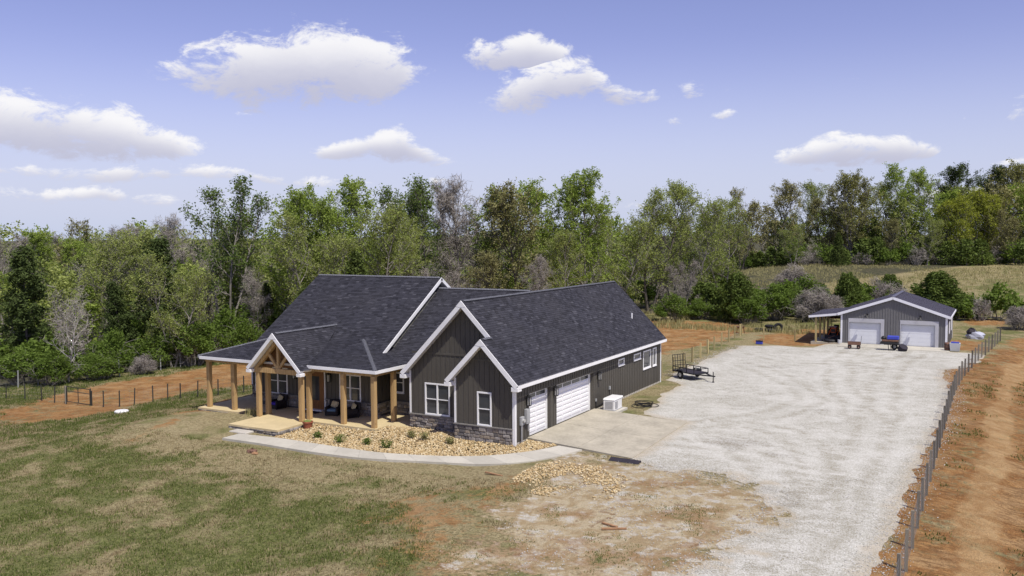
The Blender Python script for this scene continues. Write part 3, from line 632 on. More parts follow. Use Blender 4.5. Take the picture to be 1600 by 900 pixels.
# roof -------------------------------------------------------------------
def clip_poly(pts, A_, B_):
    """clip 2-D polygon pts to the left of A->B"""
    out = []; ex, ey = B_[0]-A_[0], B_[1]-A_[1]; sd = lambda p_: ex*(p_[1]-A_[1])-ey*(p_[0]-A_[0])
    for i in range(len(pts)):
        p_, q_ = pts[i], pts[(i+1) % len(pts)]; a, b_ = sd(p_), sd(q_)
        if a >= 0: out.append(p_)
        if (a > 0) != (b_ > 0) and abs(a-b_) > 1e-12: w = a/(a-b_); out.append((p_[0]+(q_[0]-p_[0])*w, p_[1]+(q_[1]-p_[1])*w))
    return out
def roof_plane(name, poly, parent=None, thick=.20, exposure=.145, deck_mat='white'):
    """poly: 3-D points, first edge is the eave; real lapped shingle tabs above a painted deck slab"""
    P = [Vector(q) for q in poly]; u = (P[1]-P[0]).normalized(); n = u.cross(P[2]-P[1]).normalized()
    if n.z < 0: n = -n
    v = n.cross(u); 
    if v.z < 0: v = -v
    Q = [((q-P[0]).dot(u), (q-P[0]).dot(v)) for q in P]
    ar = sum(Q[i][0]*Q[(i+1) % len(Q)][1]-Q[(i+1) % len(Q)][0]*Q[i][1] for i in range(len(Q)))
    if ar < 0: Q = Q[::-1]
    deck = MB().prism([q-n*.012 for q in P], -n*thick).build(name, deck_mat, parent or house)
    umin, umax = min(q[0] for q in Q), max(q[0] for q in Q); vmin, vmax = min(q[1] for q in Q), max(q[1] for q in Q)
    V, F, T_ = [], [], []; r_ = random.Random(name+str(poly[0])); row = 0; vv = vmin-.03
    while vv < vmax:
        band = list(Q)
        uu = umin-r_.random()*.4
        while uu < umax:
            w = r_.choice((.17, .21, .27, .33, .4)); tint = min(1, max(0, r_.gauss(.42, .2))); tint = r_.uniform(.8, 1) if r_.random() < .07 else tint
            up_ = r_.choice((0, .004, .007)); rect = [(uu, vv), (uu+w-.004, vv), (uu+w-.004, vv+exposure+.02), (uu, vv+exposure+.02)]; uu += w
            ins = all(((Q[(i+1) % len(Q)][0]-Q[i][0])*(p_[1]-Q[i][1])-(Q[(i+1) % len(Q)][1]-Q[i][1])*(p_[0]-Q[i][0])) >= -1e-6 for i in range(len(Q)) for p_ in rect)
            if not ins:
                for i in range(len(Q)):
                    rect = clip_poly(rect, Q[i], Q[(i+1) % len(Q)])
                    if len(rect) < 3: break
            if len(rect) < 3: continue
            k = len(V); lo = .016+up_
            for a, c_ in rect:
                hgt = lo-(lo-.003)*max(0, (c_-vv))/(exposure+.02); V.append(P[0]+u*a+v*c_+n*hgt)
            F.append(tuple(range(k, k+len(rect)))); T_ += [tint]*len(rect)
            if ins:
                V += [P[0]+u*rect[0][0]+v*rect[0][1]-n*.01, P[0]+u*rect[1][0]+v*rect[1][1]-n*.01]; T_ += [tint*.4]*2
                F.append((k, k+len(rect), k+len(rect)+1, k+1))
        vv += exposure; row += 1
    me = bpy.data.meshes.new('shingles'); me.from_pydata([tuple(q) for q in V], [], F); me.materials.append(M['shingle'])
    at_ = me.attributes.new('tint', 'FLOAT', 'POINT'); at_.data.foreach_set('value', np.array(T_, np.float32)); me.update()
    tag(link('shingles', me, deck), kind='stuff')
    return deck
def caps(p, q, parent, lift=.02, w=.26):
    p = Vector(p); q = Vector(q); L = (q-p).length; n = int(L/.2); d = (q-p)/L; sd = d.cross(Vector((0, 0, 1))).normalized(); upv = sd.cross(d); mb = MB()
    for i in range(n):
        a = p+d*(i*.2); b_ = p+d*(i*.2+.24); l0, l1 = lift+.035, lift+.012
        mb.add([a-sd*w/2+upv*(l0-.07), a+upv*l0, a+sd*w/2+upv*(l0-.07), b_-sd*w/2+upv*(l1-.07), b_+upv*l1, b_+sd*w/2+upv*(l1-.07)], [(0, 1, 4, 3), (1, 2, 5, 4), (0, 2, 1)])
    return tag(mb.build('ridge_caps', 'cap', parent), kind='stuff')
SG = 1.0177; GR = lambda u: 7.05-SG*abs(u+3.55); BR_ = lambda u: 5.218-SG*abs(u+1.75)
MZ = lambda y: 7.79-.656*abs(y-8.75); LZ = lambda y: 7.12-.656*abs(y-8.75)
# walls
wall('wall', 'y', 0.0, -1, -3.57, 0.0, -.3, lambda u: BR_(u)-.27, [(-2.16, -1.38, .75, 2.44)], breaks=(-1.75,), bz0=.74)
wall('wall', 'y', 1.07, -1, -7.17, -.3, -.3, lambda u: GR(u)-.27, [(-6.13, -4.59, .76, 2.44)], breaks=(-3.55,), bz0=.74)
wall('wall', 'x', -3.57, -1, .162, 1.06, -.3, 3.0, batten=False)
D1 = (1.58, 4.08, -.2, 2.27); D2 = (4.80, 9.82, -.2, 2.23)
SW = [(13.73, 14.75, 2.09, 2.52, 1, False), (16.44, 17.73, 2.09, 2.52, 1, False), (18.17, 19.72, 1.26, 2.52, 1, False), (20.09, 20.82, 1.24, 2.52, 1, False)]
wall('wall', 'x', 0.0, 1, .162, 21.8, -.3, 2.86, [D1, D2]+[(a+.04, b_-.04, c_+.04, d_-.04) for a, b_, c_, d_, _, _ in SW], th=.30)
wall('wall', 'y', 21.8, 1, -7.17, -.31, -.3, lambda u: GR(u)-.27, breaks=(-3.55,), batten=False)
wall('wall', 'x', -7.17, -1, 1.24, 21.6, -.3, 2.86, batten=False)
wall('wall', 'y', 2.25, -1, -19.9, -10.4, -.2, 3.5, [(-18.80, -17.27, .71, 2.31), (-15.62, -14.30, -.2, 2.34), (-13.09, -11.56, .73, 2.27)], bz0=.74)
wall('wall', 'x', -10.4, 1, 2.412, 15.2, -.2, lambda y: MZ(y)-.27, breaks=(8.75,), bz0=.74)
wall('wall', 'y', 3.6, -1, -10.39, -7.18, -.2, 3.3, [(-10.13, -9.43, 1.24, 2.40)], bz0=.74)
wall('wall', 'x', -19.9, -1, 2.412, 15.2, -.2, lambda y: MZ(y)-.27, breaks=(8.75,), batten=False)
wall('wall', 'y', 4.0, -1, -22.0, -19.91, -.2, 3.1, bz0=.74)
wall('wall', 'x', -22.0, -1, 4.17, 13.4, -.5, 3.0, batten=False)
wall('wall', 'y', 15.2, 1, -19.7, -7.2, -.5, 3.4, batten=False)
for u0, u1, c in ((-7.0, -2.2, 1.07), (-2.95, -.55, 0.0)):
    piece('belly_band', 'siding', (u0 if c else -2.85, c-.035, 4.06), (u1 if c else -.65, c-.001, 4.17), house)
# veneer stone
veneer('y', 0.0, -1, -3.57, -.12, -.30, .67)
veneer('y', 1.07, -1, -7.17, -3.60, -.30, .67)
veneer('y', 2.25, -1, -14.2, -10.42, -.08, .66)
veneer('x', -10.4, 1, 2.30, 3.55, -.08, .66)
veneer('y', 3.6, -1, -10.30, -7.20, -.08, .66)
veneer('y', 2.25, -1, -19.85, -15.72, -.08, .66)
veneer('y', 4.0, -1, -21.95, -19.95, -.08, .66, indiv=False)
for ax, c, s, a, b_, z0, z1 in (('y', -3.06, -1, -16.72, -13.08, -.50, -.155), ('x', -13.08, 1, -3.06, -.42, -.50, -.155), ('y', -.39, -1, -13.0, -8.48, -.50, -.155), ('x', -8.48, 1, -.39, .80, -.45, -.155),
                               ('y', .86, -1, -8.46, -7.2, -.45, -.155), ('y', -.39, -1, -22.1, -18.62, -.85, -.155), ('x', -18.62, 1, -.39, .5, -.8, -.155), ('x', -16.72, -1, -3.06, -.4, -.6, -.155)):
    veneer(ax, c, s, a, b_, z0, z1, indiv=False, cap=False)
me = mesh_np('slab_stones', stuff_v, [np.array([f for f in stuff_f if len(f) == 4])], 'stone', attrs={'tint': ('POINT', stuff_t)})
tag(link('slab_stones', me, house), kind='stuff')
# porch floor, ceiling
pf = MB()
for a, b_ in (((-16.66, -.43), (-8.45, 2.25)), ((-16.75, -3.1), (-13.05, -.4301)), ((-18.6, .55), (-16.661, 2.25)), ((-22.15, -.43), (-18.601, 2.25)), ((-22.15, 2.2501), (-19.9, 4.0)), ((-10.4, 2.2501), (-8.45, 3.6)), ((-8.449, .83), (-7.18, 3.6))):
    pf.box((*a, -.16), (*b_, -.06))
pf.build('porch_floor', 'porch', house)
pc = MB().box((-21.85, -.2, 2.98), (-16.9, 2.25, 3.01)).box((-16.899, .1, 2.98), (-13.3, 2.25, 3.01)).box((-13.299, -.2, 2.98), (-8.65, 2.25, 3.01)).box((-10.4, 2.2501, 2.98), (-8.65, 3.6, 3.01)).box((-21.85, 2.2501, 2.98), (-19.9, 4.0, 3.01))
pc.build('porch_ceiling', 'ceilwood', house)
# steps
st = MB().box((-16.0, -3.78, -.60), (-14.75, -3.12, -.25)).build('entry_step', 'slabstone', house, bevel=.03)
for a, b_ in (((-18.55, -.25, -.8), (-17.75, .5, -.30)), ((-17.70, .0, -.8), (-17.05, .53, -.24)), ((-18.4, -.75, -.85), (-17.8, -.3, -.46))):
    MB().box(a, b_).build('side_step', 'slabstone', house, bevel=.05)
# timber columns and beams
TM = MB().box((-.125, -.125, 0), (.125, .125, 1)); tme = None
for x, y, zt in ((-13.40, -.75, 2.58), (-16.70, -.72, 2.58), (-13.48, -.02, 2.80), (-16.72, .04, 2.80), (-10.90, -.10, 2.80), (-8.70, -.18, 2.80), (-8.80, 1.75, 2.80), (-21.62, .05, 2.80), (-19.50, .05, 2.80), (-21.70, 2.10, 2.80)):
    if tme is None:
        o = TM.build('column', 'timber', house, bevel=.012); tme = o
    else:
        o = tme.copy(); COL.objects.link(o); o.parent = house
    o.location = (x, y, -.06); o.scale = (1, 1, zt+.06)
for nm, p, q, w, h in (('porch_beam', (-21.8, .0, 2.89), (-16.86, .0, 2.89), .18, .24), ('porch_beam', (-13.36, -.08, 2.89), (-8.58, -.08, 2.89), .18, .24), ('porch_beam', (-8.74, .02, 2.888), (-8.74, 3.5, 2.888), .18, .236),
                       ('porch_beam', (-21.68, .1, 2.888), (-21.68, 3.95, 2.888), .18, .236), ('tie_beam', (-16.95, -.75, 2.72), (-13.15, -.75, 2.72), .20, .28),
                       ('porch_beam', (-13.42, -.64, 2.71), (-13.42, .3, 2.71), .18, .24), ('porch_beam', (-16.70, -.64, 2.71), (-16.70, .3, 2.71), .18, .24),
                       ('king_post', (-15.1, -.75, 2.865), (-15.1, -.75, 4.55), .16, .16), ('brace', (-15.17, -.75, 2.87), (-15.95, -.75, 3.85), .13, .15), ('brace', (-15.03, -.75, 2.87), (-14.25, -.75, 3.85), .13, .15),
                       ('rafter', (-17.0, -.75, 2.60), (-15.1, -.75, 4.50), .18, .22), ('rafter', (-13.2, -.75, 2.60), (-15.1, -.75, 4.50), .182, .22)):
    MB().beam(p, q, w, h, (0, 0, 1) if abs(q[2]-p[2]) < 1 and nm != 'king_post' else (0, 1, 0)).build(nm, 'timber', house)
MB().prism([(-16.95, -.33, 2.86), (-13.25, -.33, 2.86), (-15.1, -.33, 4.62)], (0, .05, 0)).build('gable_boards', 'ceilwood', house)
# roofs
roof_plane('roof', [(.4, .67, 3.03), (.4, 21.85, 3.03), (-3.55, 21.85, 7.05), (-3.55, .67, 7.05)])
roof_plane('roof', [(.4, -.4, 3.03), (.4, .669, 3.03), (-1.75, .669, 5.218), (-1.75, -.4, 5.218)])
roof_plane('roof', [(-7.5, 21.85, 3.03), (-7.5, .67, 3.03), (-3.55, .67, 7.05), (-3.55, 21.85, 7.05)])
roof_plane('roof', [(-3.9, 1.06, 3.03), (-3.9, -.4, 3.03), (-1.75, -.4, 5.218), (-1.75, 1.06, 5.218)])
mr = roof_plane('roof', [(-20.25, 2.3, MZ(2.3)), (-10.1, 2.3, MZ(2.3)), (-10.1, 8.75, 7.79), (-20.25, 8.75, 7.79)])
roof_plane('roof', [(-10.1, 15.2, MZ(15.2)), (-20.25, 15.2, MZ(15.2)), (-20.25, 8.75, 7.79), (-10.1, 8.75, 7.79)])
pr = roof_plane('porch_roof', [(-22.1, -.4, 3.15), (-8.4, -.4, 3.15), (-12.23, 3.43, 4.3), (-18.27, 3.43, 4.3)], thick=.13)
roof_plane('porch_roof', [(-8.4, -.4, 3.15), (-8.4, 4.5, 3.15), (-12.23, 4.5, 4.3), (-12.23, 3.43, 4.3)], thick=.13)
roof_plane('porch_roof', [(-22.1, 13.5, 3.15), (-22.1, -.4, 3.15), (-18.27, 3.43, 4.3), (-18.27, 13.5, 4.3)], thick=.13)
roof_plane('roof', [(-10.39, 2.45, LZ(2.45)), (-3.56, 2.45, LZ(2.45)), (-3.56, 8.75, 7.12), (-10.39, 8.75, 7.12)], thick=.16)
roof_plane('roof', [(-3.56, 15.05, LZ(15.05)), (-10.39, 15.05, LZ(15.05)), (-10.39, 8.75, 7.12), (-3.56, 8.75, 7.12)], thick=.16)
po = roof_plane('portico_roof', [(-13.05, -1.2, 2.9), (-13.05, -.15, 2.9), (-14.8, 3.9, 4.65), (-15.1, 4.5, 4.95), (-15.1, -1.2, 4.95)], thick=.17)
roof_plane('portico_roof', [(-17.15, -.15, 2.9), (-17.15, -1.2, 2.9), (-15.1, -1.2, 4.95), (-15.1, 4.5, 4.95), (-15.4, 3.9, 4.65)], thick=.17)
for p, q, par in (((-3.55, .85, 7.05), (-3.55, 21.8, 7.05), mr), ((-20.2, 8.75, 7.79), (-10.15, 8.75, 7.79), mr), ((-10.3, 8.75, 7.12), (-3.6, 8.75, 7.12), mr), ((-15.1, -1.0, 4.95), (-15.1, 4.5, 4.95), po), ((-1.75, -.2, 5.218), (-1.75, .6, 5.218), mr),
                  ((-8.42, -.38, 3.155), (-12.2, 3.4, 4.29), pr), ((-22.08, -.38, 3.155), (-18.3, 3.4, 4.29), pr)): caps(p, q, par)
# rake boards, a little proud of the deck ends
def rake(p, q, out, w=.24, name='rake_board'):
    p = Vector(p); q = Vector(q); d = (q-p).normalized(); o = Vector(out); dn = o.cross(d).normalized()
    if dn.z > 0: dn = -dn
    a = o*.002; e = .045
    MB().prism([p+a, q+a, q+a+dn*w, p+a+dn*w], o*e).build(name, 'white', house)
rake((.42, -.4, 3.01), (-1.75, -.4, 5.225), (0, -1, 0)); rake((-3.92, -.4, 3.01), (-1.75, -.4, 5.218), (0, -1, 0))
rake((-1.55, .67, 5.01), (-3.55, .67, 7.05), (0, -1, 0)); rake((-7.52, .67, 3.01), (-3.55, .67, 7.05), (0, -1, 0))
rake((-17.17, -1.2, 2.88), (-15.1, -1.2, 4.95), (0, -1, 0), .20); rake((-13.03, -1.2, 2.88), (-15.1, -1.2, 4.95), (0, -1, 0), .20)
rake((-10.1, 2.5, MZ(2.5)), (-10.1, 8.75, 7.79), (1, 0, 0), .20); rake((-10.1, 15.2, MZ(15.2)), (-10.1, 8.75, 7.79), (1, 0, 0), .20)
for x_, y_, z_ in ((-1.75, -.4, 5.235), (-3.55, .67, 7.07), (-15.1, -1.2, 4.97)):
    MB().prism([(x_-.30, y_-.004, z_-.31), (x_, y_-.004, z_), (x_+.30, y_-.004, z_-.31), (x_, y_-.004, z_-.36)], (0, -.052, 0)).build('peak_plate', 'white', house)
for a, b_ in (((-3.95, -.44, 2.68), (-3.575, -.03, 2.90)), ((-7.55, .63, 2.68), (-7.175, 1.04, 2.90)), ((.03, -.44, 2.70), (.43, -.03, 2.92)), ((-17.2, -1.24, 2.58), (-16.86, -.88, 2.76)), ((-13.34, -1.24, 2.58), (-13.0, -.88, 2.76))):
    MB().box(a, b_).build('eave_return', 'white', house, bevel=.015)
for a, b_ in (((.405, -.4, 2.83), (.44, 21.85, 3.0)), ((-21.9, -.46, 2.97), (-17.0, -.405, 3.14)), ((-13.25, -.46, 2.97), (-8.36, -.405, 3.14)), ((-8.395, -.4, 2.97), (-8.34, 2.5, 3.14)), ((-7.19, -.46, 0), (-7.19, -.46, 0))):
    if a != b_: piece('fascia', 'white', a, b_, house)
MB().prism([(-10.37, 3.75, LZ(3.75)+.03), (-10.22, 3.75, LZ(3.75)+.03), (-10.22, 8.3, LZ(8.3)+.03), (-10.37, 8.3, LZ(8.3)+.03)], (0, 0, .02)).build('flashing', 'flash', house)
# corner boards
trim((-.115, -.035, -.18), (.035, -.002, 2.86)); trim((.002, 0.0, -.18), (.034, .13, 2.84)); trim((.002, 21.68, -.2), (.034, 21.80, 2.84))
trim((-3.585, -.032, .735), (-3.475, -.002, 3.1)); trim((-7.185, 1.038, .735), (-7.08, 1.068, 3.1)); trim((-22.02, 3.965, .735), (-21.9, 3.998, 3.0)); trim((-19.92, 2.215, .735), (-19.80, 2.248, 3.0))
trim((-10.50, 2.215, .735), (-10.405, 2.248, 3.0)); 
# windows
window('y', 0.0, -1, -2.2, -1.34, .71, 2.48); window('y', 1.07, -1, -6.17, -4.55, .72, 2.48, 2)
window('y', 2.25, -1, -18.84, -17.23, .67, 2.35, 2); window('y', 2.25, -1, -13.13, -11.52, .69, 2.31, 2); window('y', 3.6, -1, -10.17, -9.39, 1.20, 2.44)
for a, b_, c_, d_, li, ra in SW: window('x', 0.0, 1, a, b_, c_, d_, li, ra)
# front door
fr = MB().box((-15.62, 2.17, -.08), (-15.50, 2.28, 2.34)).box((-14.42, 2.17, -.08), (-14.30, 2.28, 2.34)).box((-15.50, 2.17, 2.22), (-14.42, 2.28, 2.34)).build('front_door', 'brasswood', house)
fr['label'] = 'stained wooden entry door with tall dark glass'
dl = MB().box((-15.498, 2.21, -.06), (-15.28, 2.27, 2.218)).box((-14.66, 2.21, -.06), (-14.422, 2.27, 2.218)).box((-15.279, 2.21, -.06), (-14.661, 2.27, .55)).box((-15.279, 2.21, 2.02), (-14.661, 2.27, 2.218)).build('door_leaf', 'brasswood', fr)
piece('pane', 'glass', (-15.279, 2.225, .55), (-14.661, 2.25, 2.02), fr); piece('door_panel', 'brasswood', (-15.2, 2.198, .08), (-14.74, 2.209, .45), fr)
MB().cyl((-15.40, 2.18, .85), (-15.40, 2.18, 1.25), .018, n=8).build('handle', 'black', fr)
piece('threshold', 'white', (-15.6, 1.95, -.058), (-14.3, 2.2, .02), fr); piece('door_casing', 'white', (-14.29, 2.20, -.05), (-14.2, 2.248, 2.42), fr)
# garage doors
def garage_door(u0, u1, z1, cols, label):
    x0 = -.27; base = MB().box((x0-.05, u0+.005, -.05), (x0, u1-.005, z1-.005)).build('garage_door', 'door_white', house); base['label'] = label
    g0, g1 = u0+.10, u1-.12
    for a, b_, za, zb in ((u0+.002, g0, -.05, z1-.09), (g1, u1-.002, -.05, z1-.09), (u0+.002, u1-.002, z1-.09, z1-.002)): piece('jamb', 'white', (x0+.001, a, za), (x0+.06, b_, zb), base)
    rows = 8; zb0 = .06; hh = (z1-.10-zb0)/rows; cw = (g1-g0)/cols
    for r_ in range(rows):
        for c_ in range(cols):
            a, b_ = g0+c_*cw+.05, g0+(c_+1)*cw-.05; za, zb = zb0+r_*hh+.035, zb0+(r_+1)*hh-.03
            if r_ == rows-1:
                piece('pane', 'glass', (x0-.01, a, za), (x0+.006, b_, zb), base)
            else:
                mb = MB(); i = .028
                mb.add([(x0+.001, a, za), (x0+.001, b_, za), (x0+.001, b_, zb), (x0+.001, a, zb), (x0+.022, a+i, za+i), (x0+.022, b_-i, za+i), (x0+.022, b_-i, zb-i), (x0+.022, a+i, zb-i)], [(0, 1, 5, 4), (1, 2, 6, 5), (2, 3, 7, 6), (3, 0, 4, 7), (4, 5, 6, 7)])
                mb.build('door_panel', 'door_white', base)
        if r_: piece('section_joint', 'genvent', (x0-.002, g0, zb0+r_*hh-.008), (x0+.0015, g1, zb0+r_*hh+.004), base)
garage_door(D1[0], D1[1], D1[3], 2, 'single-width white panelled garage door nearest the house corner')
garage_door(D2[0], D2[1], D2[3], 4, 'double-width white panelled garage door with a row of windows')
MB().cyl((-1.2, 19.2, GR(-1.2)-.05), (-1.2, 19.2, GR(-1.2)+.35), .05, n=10).build('vent_pipe', 'white', house)
MB().box((0.001, .0, -.28), (.02, 21.8, -.02)).build('foundation_strip', 'slabstone', house)

# ------------------------------------------------------------------ the shop
shop = empty('shop_building', (0, 0, 0), 'grey metal workshop with two white roll-up doors and side lean-to', 'workshop')
SX0, SX1, SY0, SY1, SP = 7.80, 16.98, 51.2, 60.5, 12.39
SE, SPK = 2.84, 4.42; ssl = (SPK-SE)/(SP-SX0); STZ = lambda x: SPK-ssl*abs(x-SP)
SD = [(8.52, 11.56, 2.22), (13.08, 16.20, 2.20)]
mb = MB(); us = [SX0, SD[0][0], SD[0][1], SP, SD[1][0], SD[1][1], SX1]
for a, b_ in zip(us, us[1:]):
    zb = -.2
    for d in SD:
        if d[0] <= (a+b_)/2 <= d[1]: zb = d[2]
    mb.prism([(a, SY0, zb), (b_, SY0, zb), (b_, SY0, STZ(b_)-.06), (a, SY0, STZ(a)-.06)], (0, .15, 0))
mb.box((SX0, SY0+.151, -.2), (SX0+.12, SY1, SE-.05)).box((SX1-.12, SY0+.151, -.2), (SX1, SY1, SE-.05))
mb.prism([(SX0+.121, SY1, -.2), (SX1-.121, SY1, -.2), (SX1-.121, SY1, STZ(SX1-.121)-.06), (SP, SY1, SPK-.06), (SX0+.121, SY1, STZ(SX0+.121)-.06)], (0, -.12, 0))
mb.build('wall', 'shop', shop)
rb = MB(); u = SX0+.22
while u < SX1-.15:
    zb = -.18
    for d in SD:
        if d[0]-.14 < u < d[1]+.14: zb = d[2]+.16
    rb.add([(u-.035, SY0-.002, zb), (u+.035, SY0-.002, zb), (u+.018, SY0-.032, zb), (u-.018, SY0-.032, zb), (u-.035, SY0-.002, STZ(u)-.2), (u+.035, SY0-.002, STZ(u)-.2), (u+.018, SY0-.032, STZ(u)-.2), (u-.018, SY0-.032, STZ(u)-.2)], [(0, 3, 7, 4), (3, 2, 6, 7), (2, 1, 5, 6)]); u += .235
v = SY0+.25
while v < SY1-.1:
    rb.box((SX1+.001, v-.02, -.18), (SX1+.03, v+.02, SE-.15)); v += .25
tag(rb.build('siding_ribs', 'shop', shop), kind='stuff')
for x0, x1 in ((SX0-.28, SP), (SX1+.28, SP)):
    z0, z1 = STZ(x0), SPK; n = 1 if x0 < SP else -1
    rf = MB().prism([(x0, SY0-.18, z0), (x1, SY0-.18, z1), (x1, SY1+.18, z1), (x0, SY1+.18, z0)], (0, 0, .05)).build('roof', 'shoproof', shop)
    rr_ = MB(); y_ = SY0
    while y_ < SY1:
        rr_.beam((x0, y_, z0+.058), (x1, y_, z1+.058), .05, .03); y_ += .3
    tag(rr_.build('roof_ribs', 'shoproof', rf), kind='stuff')
    MB().beam((x0-.02*n, SY0-.21, z0-.07), (x1, SY0-.21, z1-.07), .05, .24).build('rake_trim', 'shoptrim', shop)
    piece('gutter', 'shoptrim', (x0-.06, SY0-.2, z0-.16), (x0+.06, SY1+.2, z0-.002), shop)
MB().beam((SP, SY0-.19, SPK+.07), (SP, SY1+.19, SPK+.07), .35, .03).build('ridge_trim', 'shoproof', shop)
for x in (SX0+.05, SX1-.05): piece('corner_trim', 'shoptrim', (x-.08, SY0-.045, -.15), (x+.08, SY0-.003, SE-.12), shop)
piece('corner_trim', 'shoptrim', (SX1+.003, SY0-.04, -.15), (SX1+.05, SY0+.12, SE-.15), shop); piece('corner_trim', 'shoptrim', (SX1+.003, SY1-.12, -.15), (SX1+.05, SY1, SE-.15), shop)
for k, (a, b_, zt) in enumerate(SD):
    d = MB().box((a+.002, SY0+.17, -.12), (b_-.002, SY0+.21, zt-.002)).build('roll_door', 'shopdoor', shop); d['label'] = ('white roll-up shop door beside the lean-to', 'white roll-up shop door at the open gravel corner')[k]
    for r_ in range(5):
        z0 = -.08+r_*.385; piece('door_section', 'shopdoor', (a+.03, SY0+.155, z0+.008), (b_-.26, SY0+.169, z0+.377), d)
    piece('frame_trim', 'shopdoortrim', (a-.05, SY0-.045, zt-.26), (b_+.10, SY0-.003, zt+.1), d); piece('frame_trim', 'shopdoortrim', (b_-.2, SY0-.045, -.12), (b_+.10, SY0-.003, zt-.261), d); piece('frame_trim', 'shopdoortrim', (a-.05, SY0-.045, -.12), (a+.03, SY0-.003, zt-.261), d)
for k, y_ in enumerate((54.0, 57.5)): MB().box((SX1+.003, y_, .9), (SX1+.06, y_+1.2, 2.1)).build('side_window', 'shoptrim', shop)
# lean-to
lx0, lx1 = 4.85, 7.78
lr = MB().prism([(lx0, SY0-.1, 2.40), (lx1, SY0-.1, 2.76), (lx1, 58.3, 2.76), (lx0, 58.3, 2.40)], (0, 0, .05)).build('lean_to_roof', 'shoproof', shop)
rr_ = MB(); y_ = SY0
while y_ < 58.2: rr_.beam((lx0, y_, 2.46), (lx1, y_, 2.82), .05, .03); y_ += .3
tag(rr_.build('roof_ribs', 'shoproof', lr), kind='stuff')
MB().beam((lx0-.03, SY0-.14, 2.33), (lx1, SY0-.14, 2.69), .05, .20).build('rake_trim', 'shoptrim', shop); piece('gutter', 'shoptrim', (lx0-.07, SY0-.12, 2.26), (lx0-.002, 58.32, 2.42), shop); MB().beam((lx0, 58.33, 2.37), (lx1, 58.33, 2.73), .05, .16).build('rake_trim', 'shoptrim', shop)
for y_ in (51.35, 53.6, 55.9, 58.1): piece('post', 'postpale', (5.38, y_-.08, h1(5.4, y_)-.1), (5.54, y_+.08, 2.42), shop)
piece('lean_to_beam', 'postpale', (5.39, 51.2, 2.30), (5.53, 58.2, 2.44), shop)
ap = empty('shop_apron', (0, 0, 0), None, None); tag(ap, 'pale concrete strip in front of the shop doors', kind='structure')
for i in range(4):
    a = 7.9+i*2.36; MB().box((a+.01, 48.3, -.3), (a+2.35, 51.19, -.085)).build('slab_panel', 'walk', ap)
MB().box((5.0, 51.25, -.45), (7.78, 58.2, -.13)).build('slab_panel', 'concrete', ap)
def barn_light(x, z, label):
    o = empty('barn_light', (x, SY0-.03, z), label, 'wall light', 'gooseneck lights over the shop doors')
    MB().cyl((0, .02, 0), (0, -.03, 0), .09, n=12).build('wall_plate', 'black', o)
    g = MB(); pts = [(0, -.03, 0), (0, -.18, .16), (0, -.38, .20), (0, -.52, .10), (0, -.54, -.02)]
    for p, q in zip(pts, pts[1:]): g.cyl(p, q, .022, n=6)
    g.build('arm', 'black', o); MB().lathe((0, -.54, -.18), [(.05, .18), (.09, .14), (.20, .03), (.23, 0), (.19, .015), (.03, .13)], 14).build('shade', 'black', o)
barn_light(10.15, 2.72, 'black gooseneck light above the shop door beside the lean-to'); barn_light(14.75, 2.68, 'black gooseneck light above the shop door farther from the lean-to')

# ------------------------------------------------------------------ things on and beside the house
def lantern(loc, rz, label):
    o = empty('wall_lantern', loc, label, 'wall lantern', 'black wall lanterns on the house', rz)
    MB().box((-.05, -.03, -.18), (.05, .0, .18)).build('back_plate', 'black', o)
    c = MB().box((-.11, -.25, .20), (.11, -.03, .23)).box((-.085, -.225, -.24), (.085, -.055, -.21))
    for a, b_ in ((-.08, -.06), (.08, -.06), (-.08, -.22), (.08, -.22)): c.beam((a*1.1, b_, -.21), (a*1.25, b_, .2), .02, .02, (0, 1, 0))
    c.add([(-.11, -.25, .23), (.11, -.25, .23), (.11, -.03, .23), (-.11, -.03, .23), (0, -.14, .33)], [(0, 1, 4), (1, 2, 4), (2, 3, 4), (3, 0, 4)]).build('cage', 'black', o)
    MB().beam((0, -.02, .28), (0, -.14, .36), .03, .03).build('arm', 'black', o); MB().box((-.065, -.20, -.2), (.065, -.08, .19)).build('glass', 'lampglass', o)
lantern((.025, 1.25, 1.95), R(90), 'black lantern above the grey electrical boxes at the house corner'); lantern((.025, 4.45, 1.95), R(90), 'black lantern on the pier between the two garage doors'); lantern((.025, 10.45, 1.93), R(90), 'black lantern past the double garage door, above the generator')
lantern((-13.82, 2.22, 2.0), 0, 'black lantern between the front door and the porch window by the armchair pair'); lantern((-16.55, 2.22, 2.0), 0, 'black lantern beside the front door, toward the single violet armchair')
o = empty('breaker_box', (.03, 1.13, 1.2), 'tall grey electrical box below the corner lantern', 'electrical box'); MB().box((0, -.17, -.38), (.16, .17, .38)).build('cabinet', 'greybox', o, bevel=.01); MB().box((.161, -.15, -.30), (.172, .15, .30)).build('cover', 'greybox', o); MB().cyl((.08, .1, -.38), (.08, .1, -.8), .03, n=8).build('conduit', 'steel', o)
o = empty('electric_meter', (.03, .58, 1.05), 'grey electric meter on a conduit pipe by the white corner board', 'electric meter'); MB().box((0, -.15, -.22), (.14, .15, .22)).build('meter_base', 'greybox', o, bevel=.01); MB().cyl((.14, 0, .02), (.24, 0, .02), .09, n=14).build('dial', 'lampglass', o); MB().cyl((.08, -.05, -.22), (.08, -.05, -1.3), .045, n=10).build('conduit', 'steel', o); MB().beam((.08, .15, -.1), (.08, .4, -.1), .05, .05).build('nipple', 'steel', o)
o = empty('generator', (.95, 10.55, -.06), 'white standby generator on a small slab beside the garage wall', 'generator')
MB().box((-.75, -.85, -.12), (.62, .85, .06)).build('slab', 'walk', o)
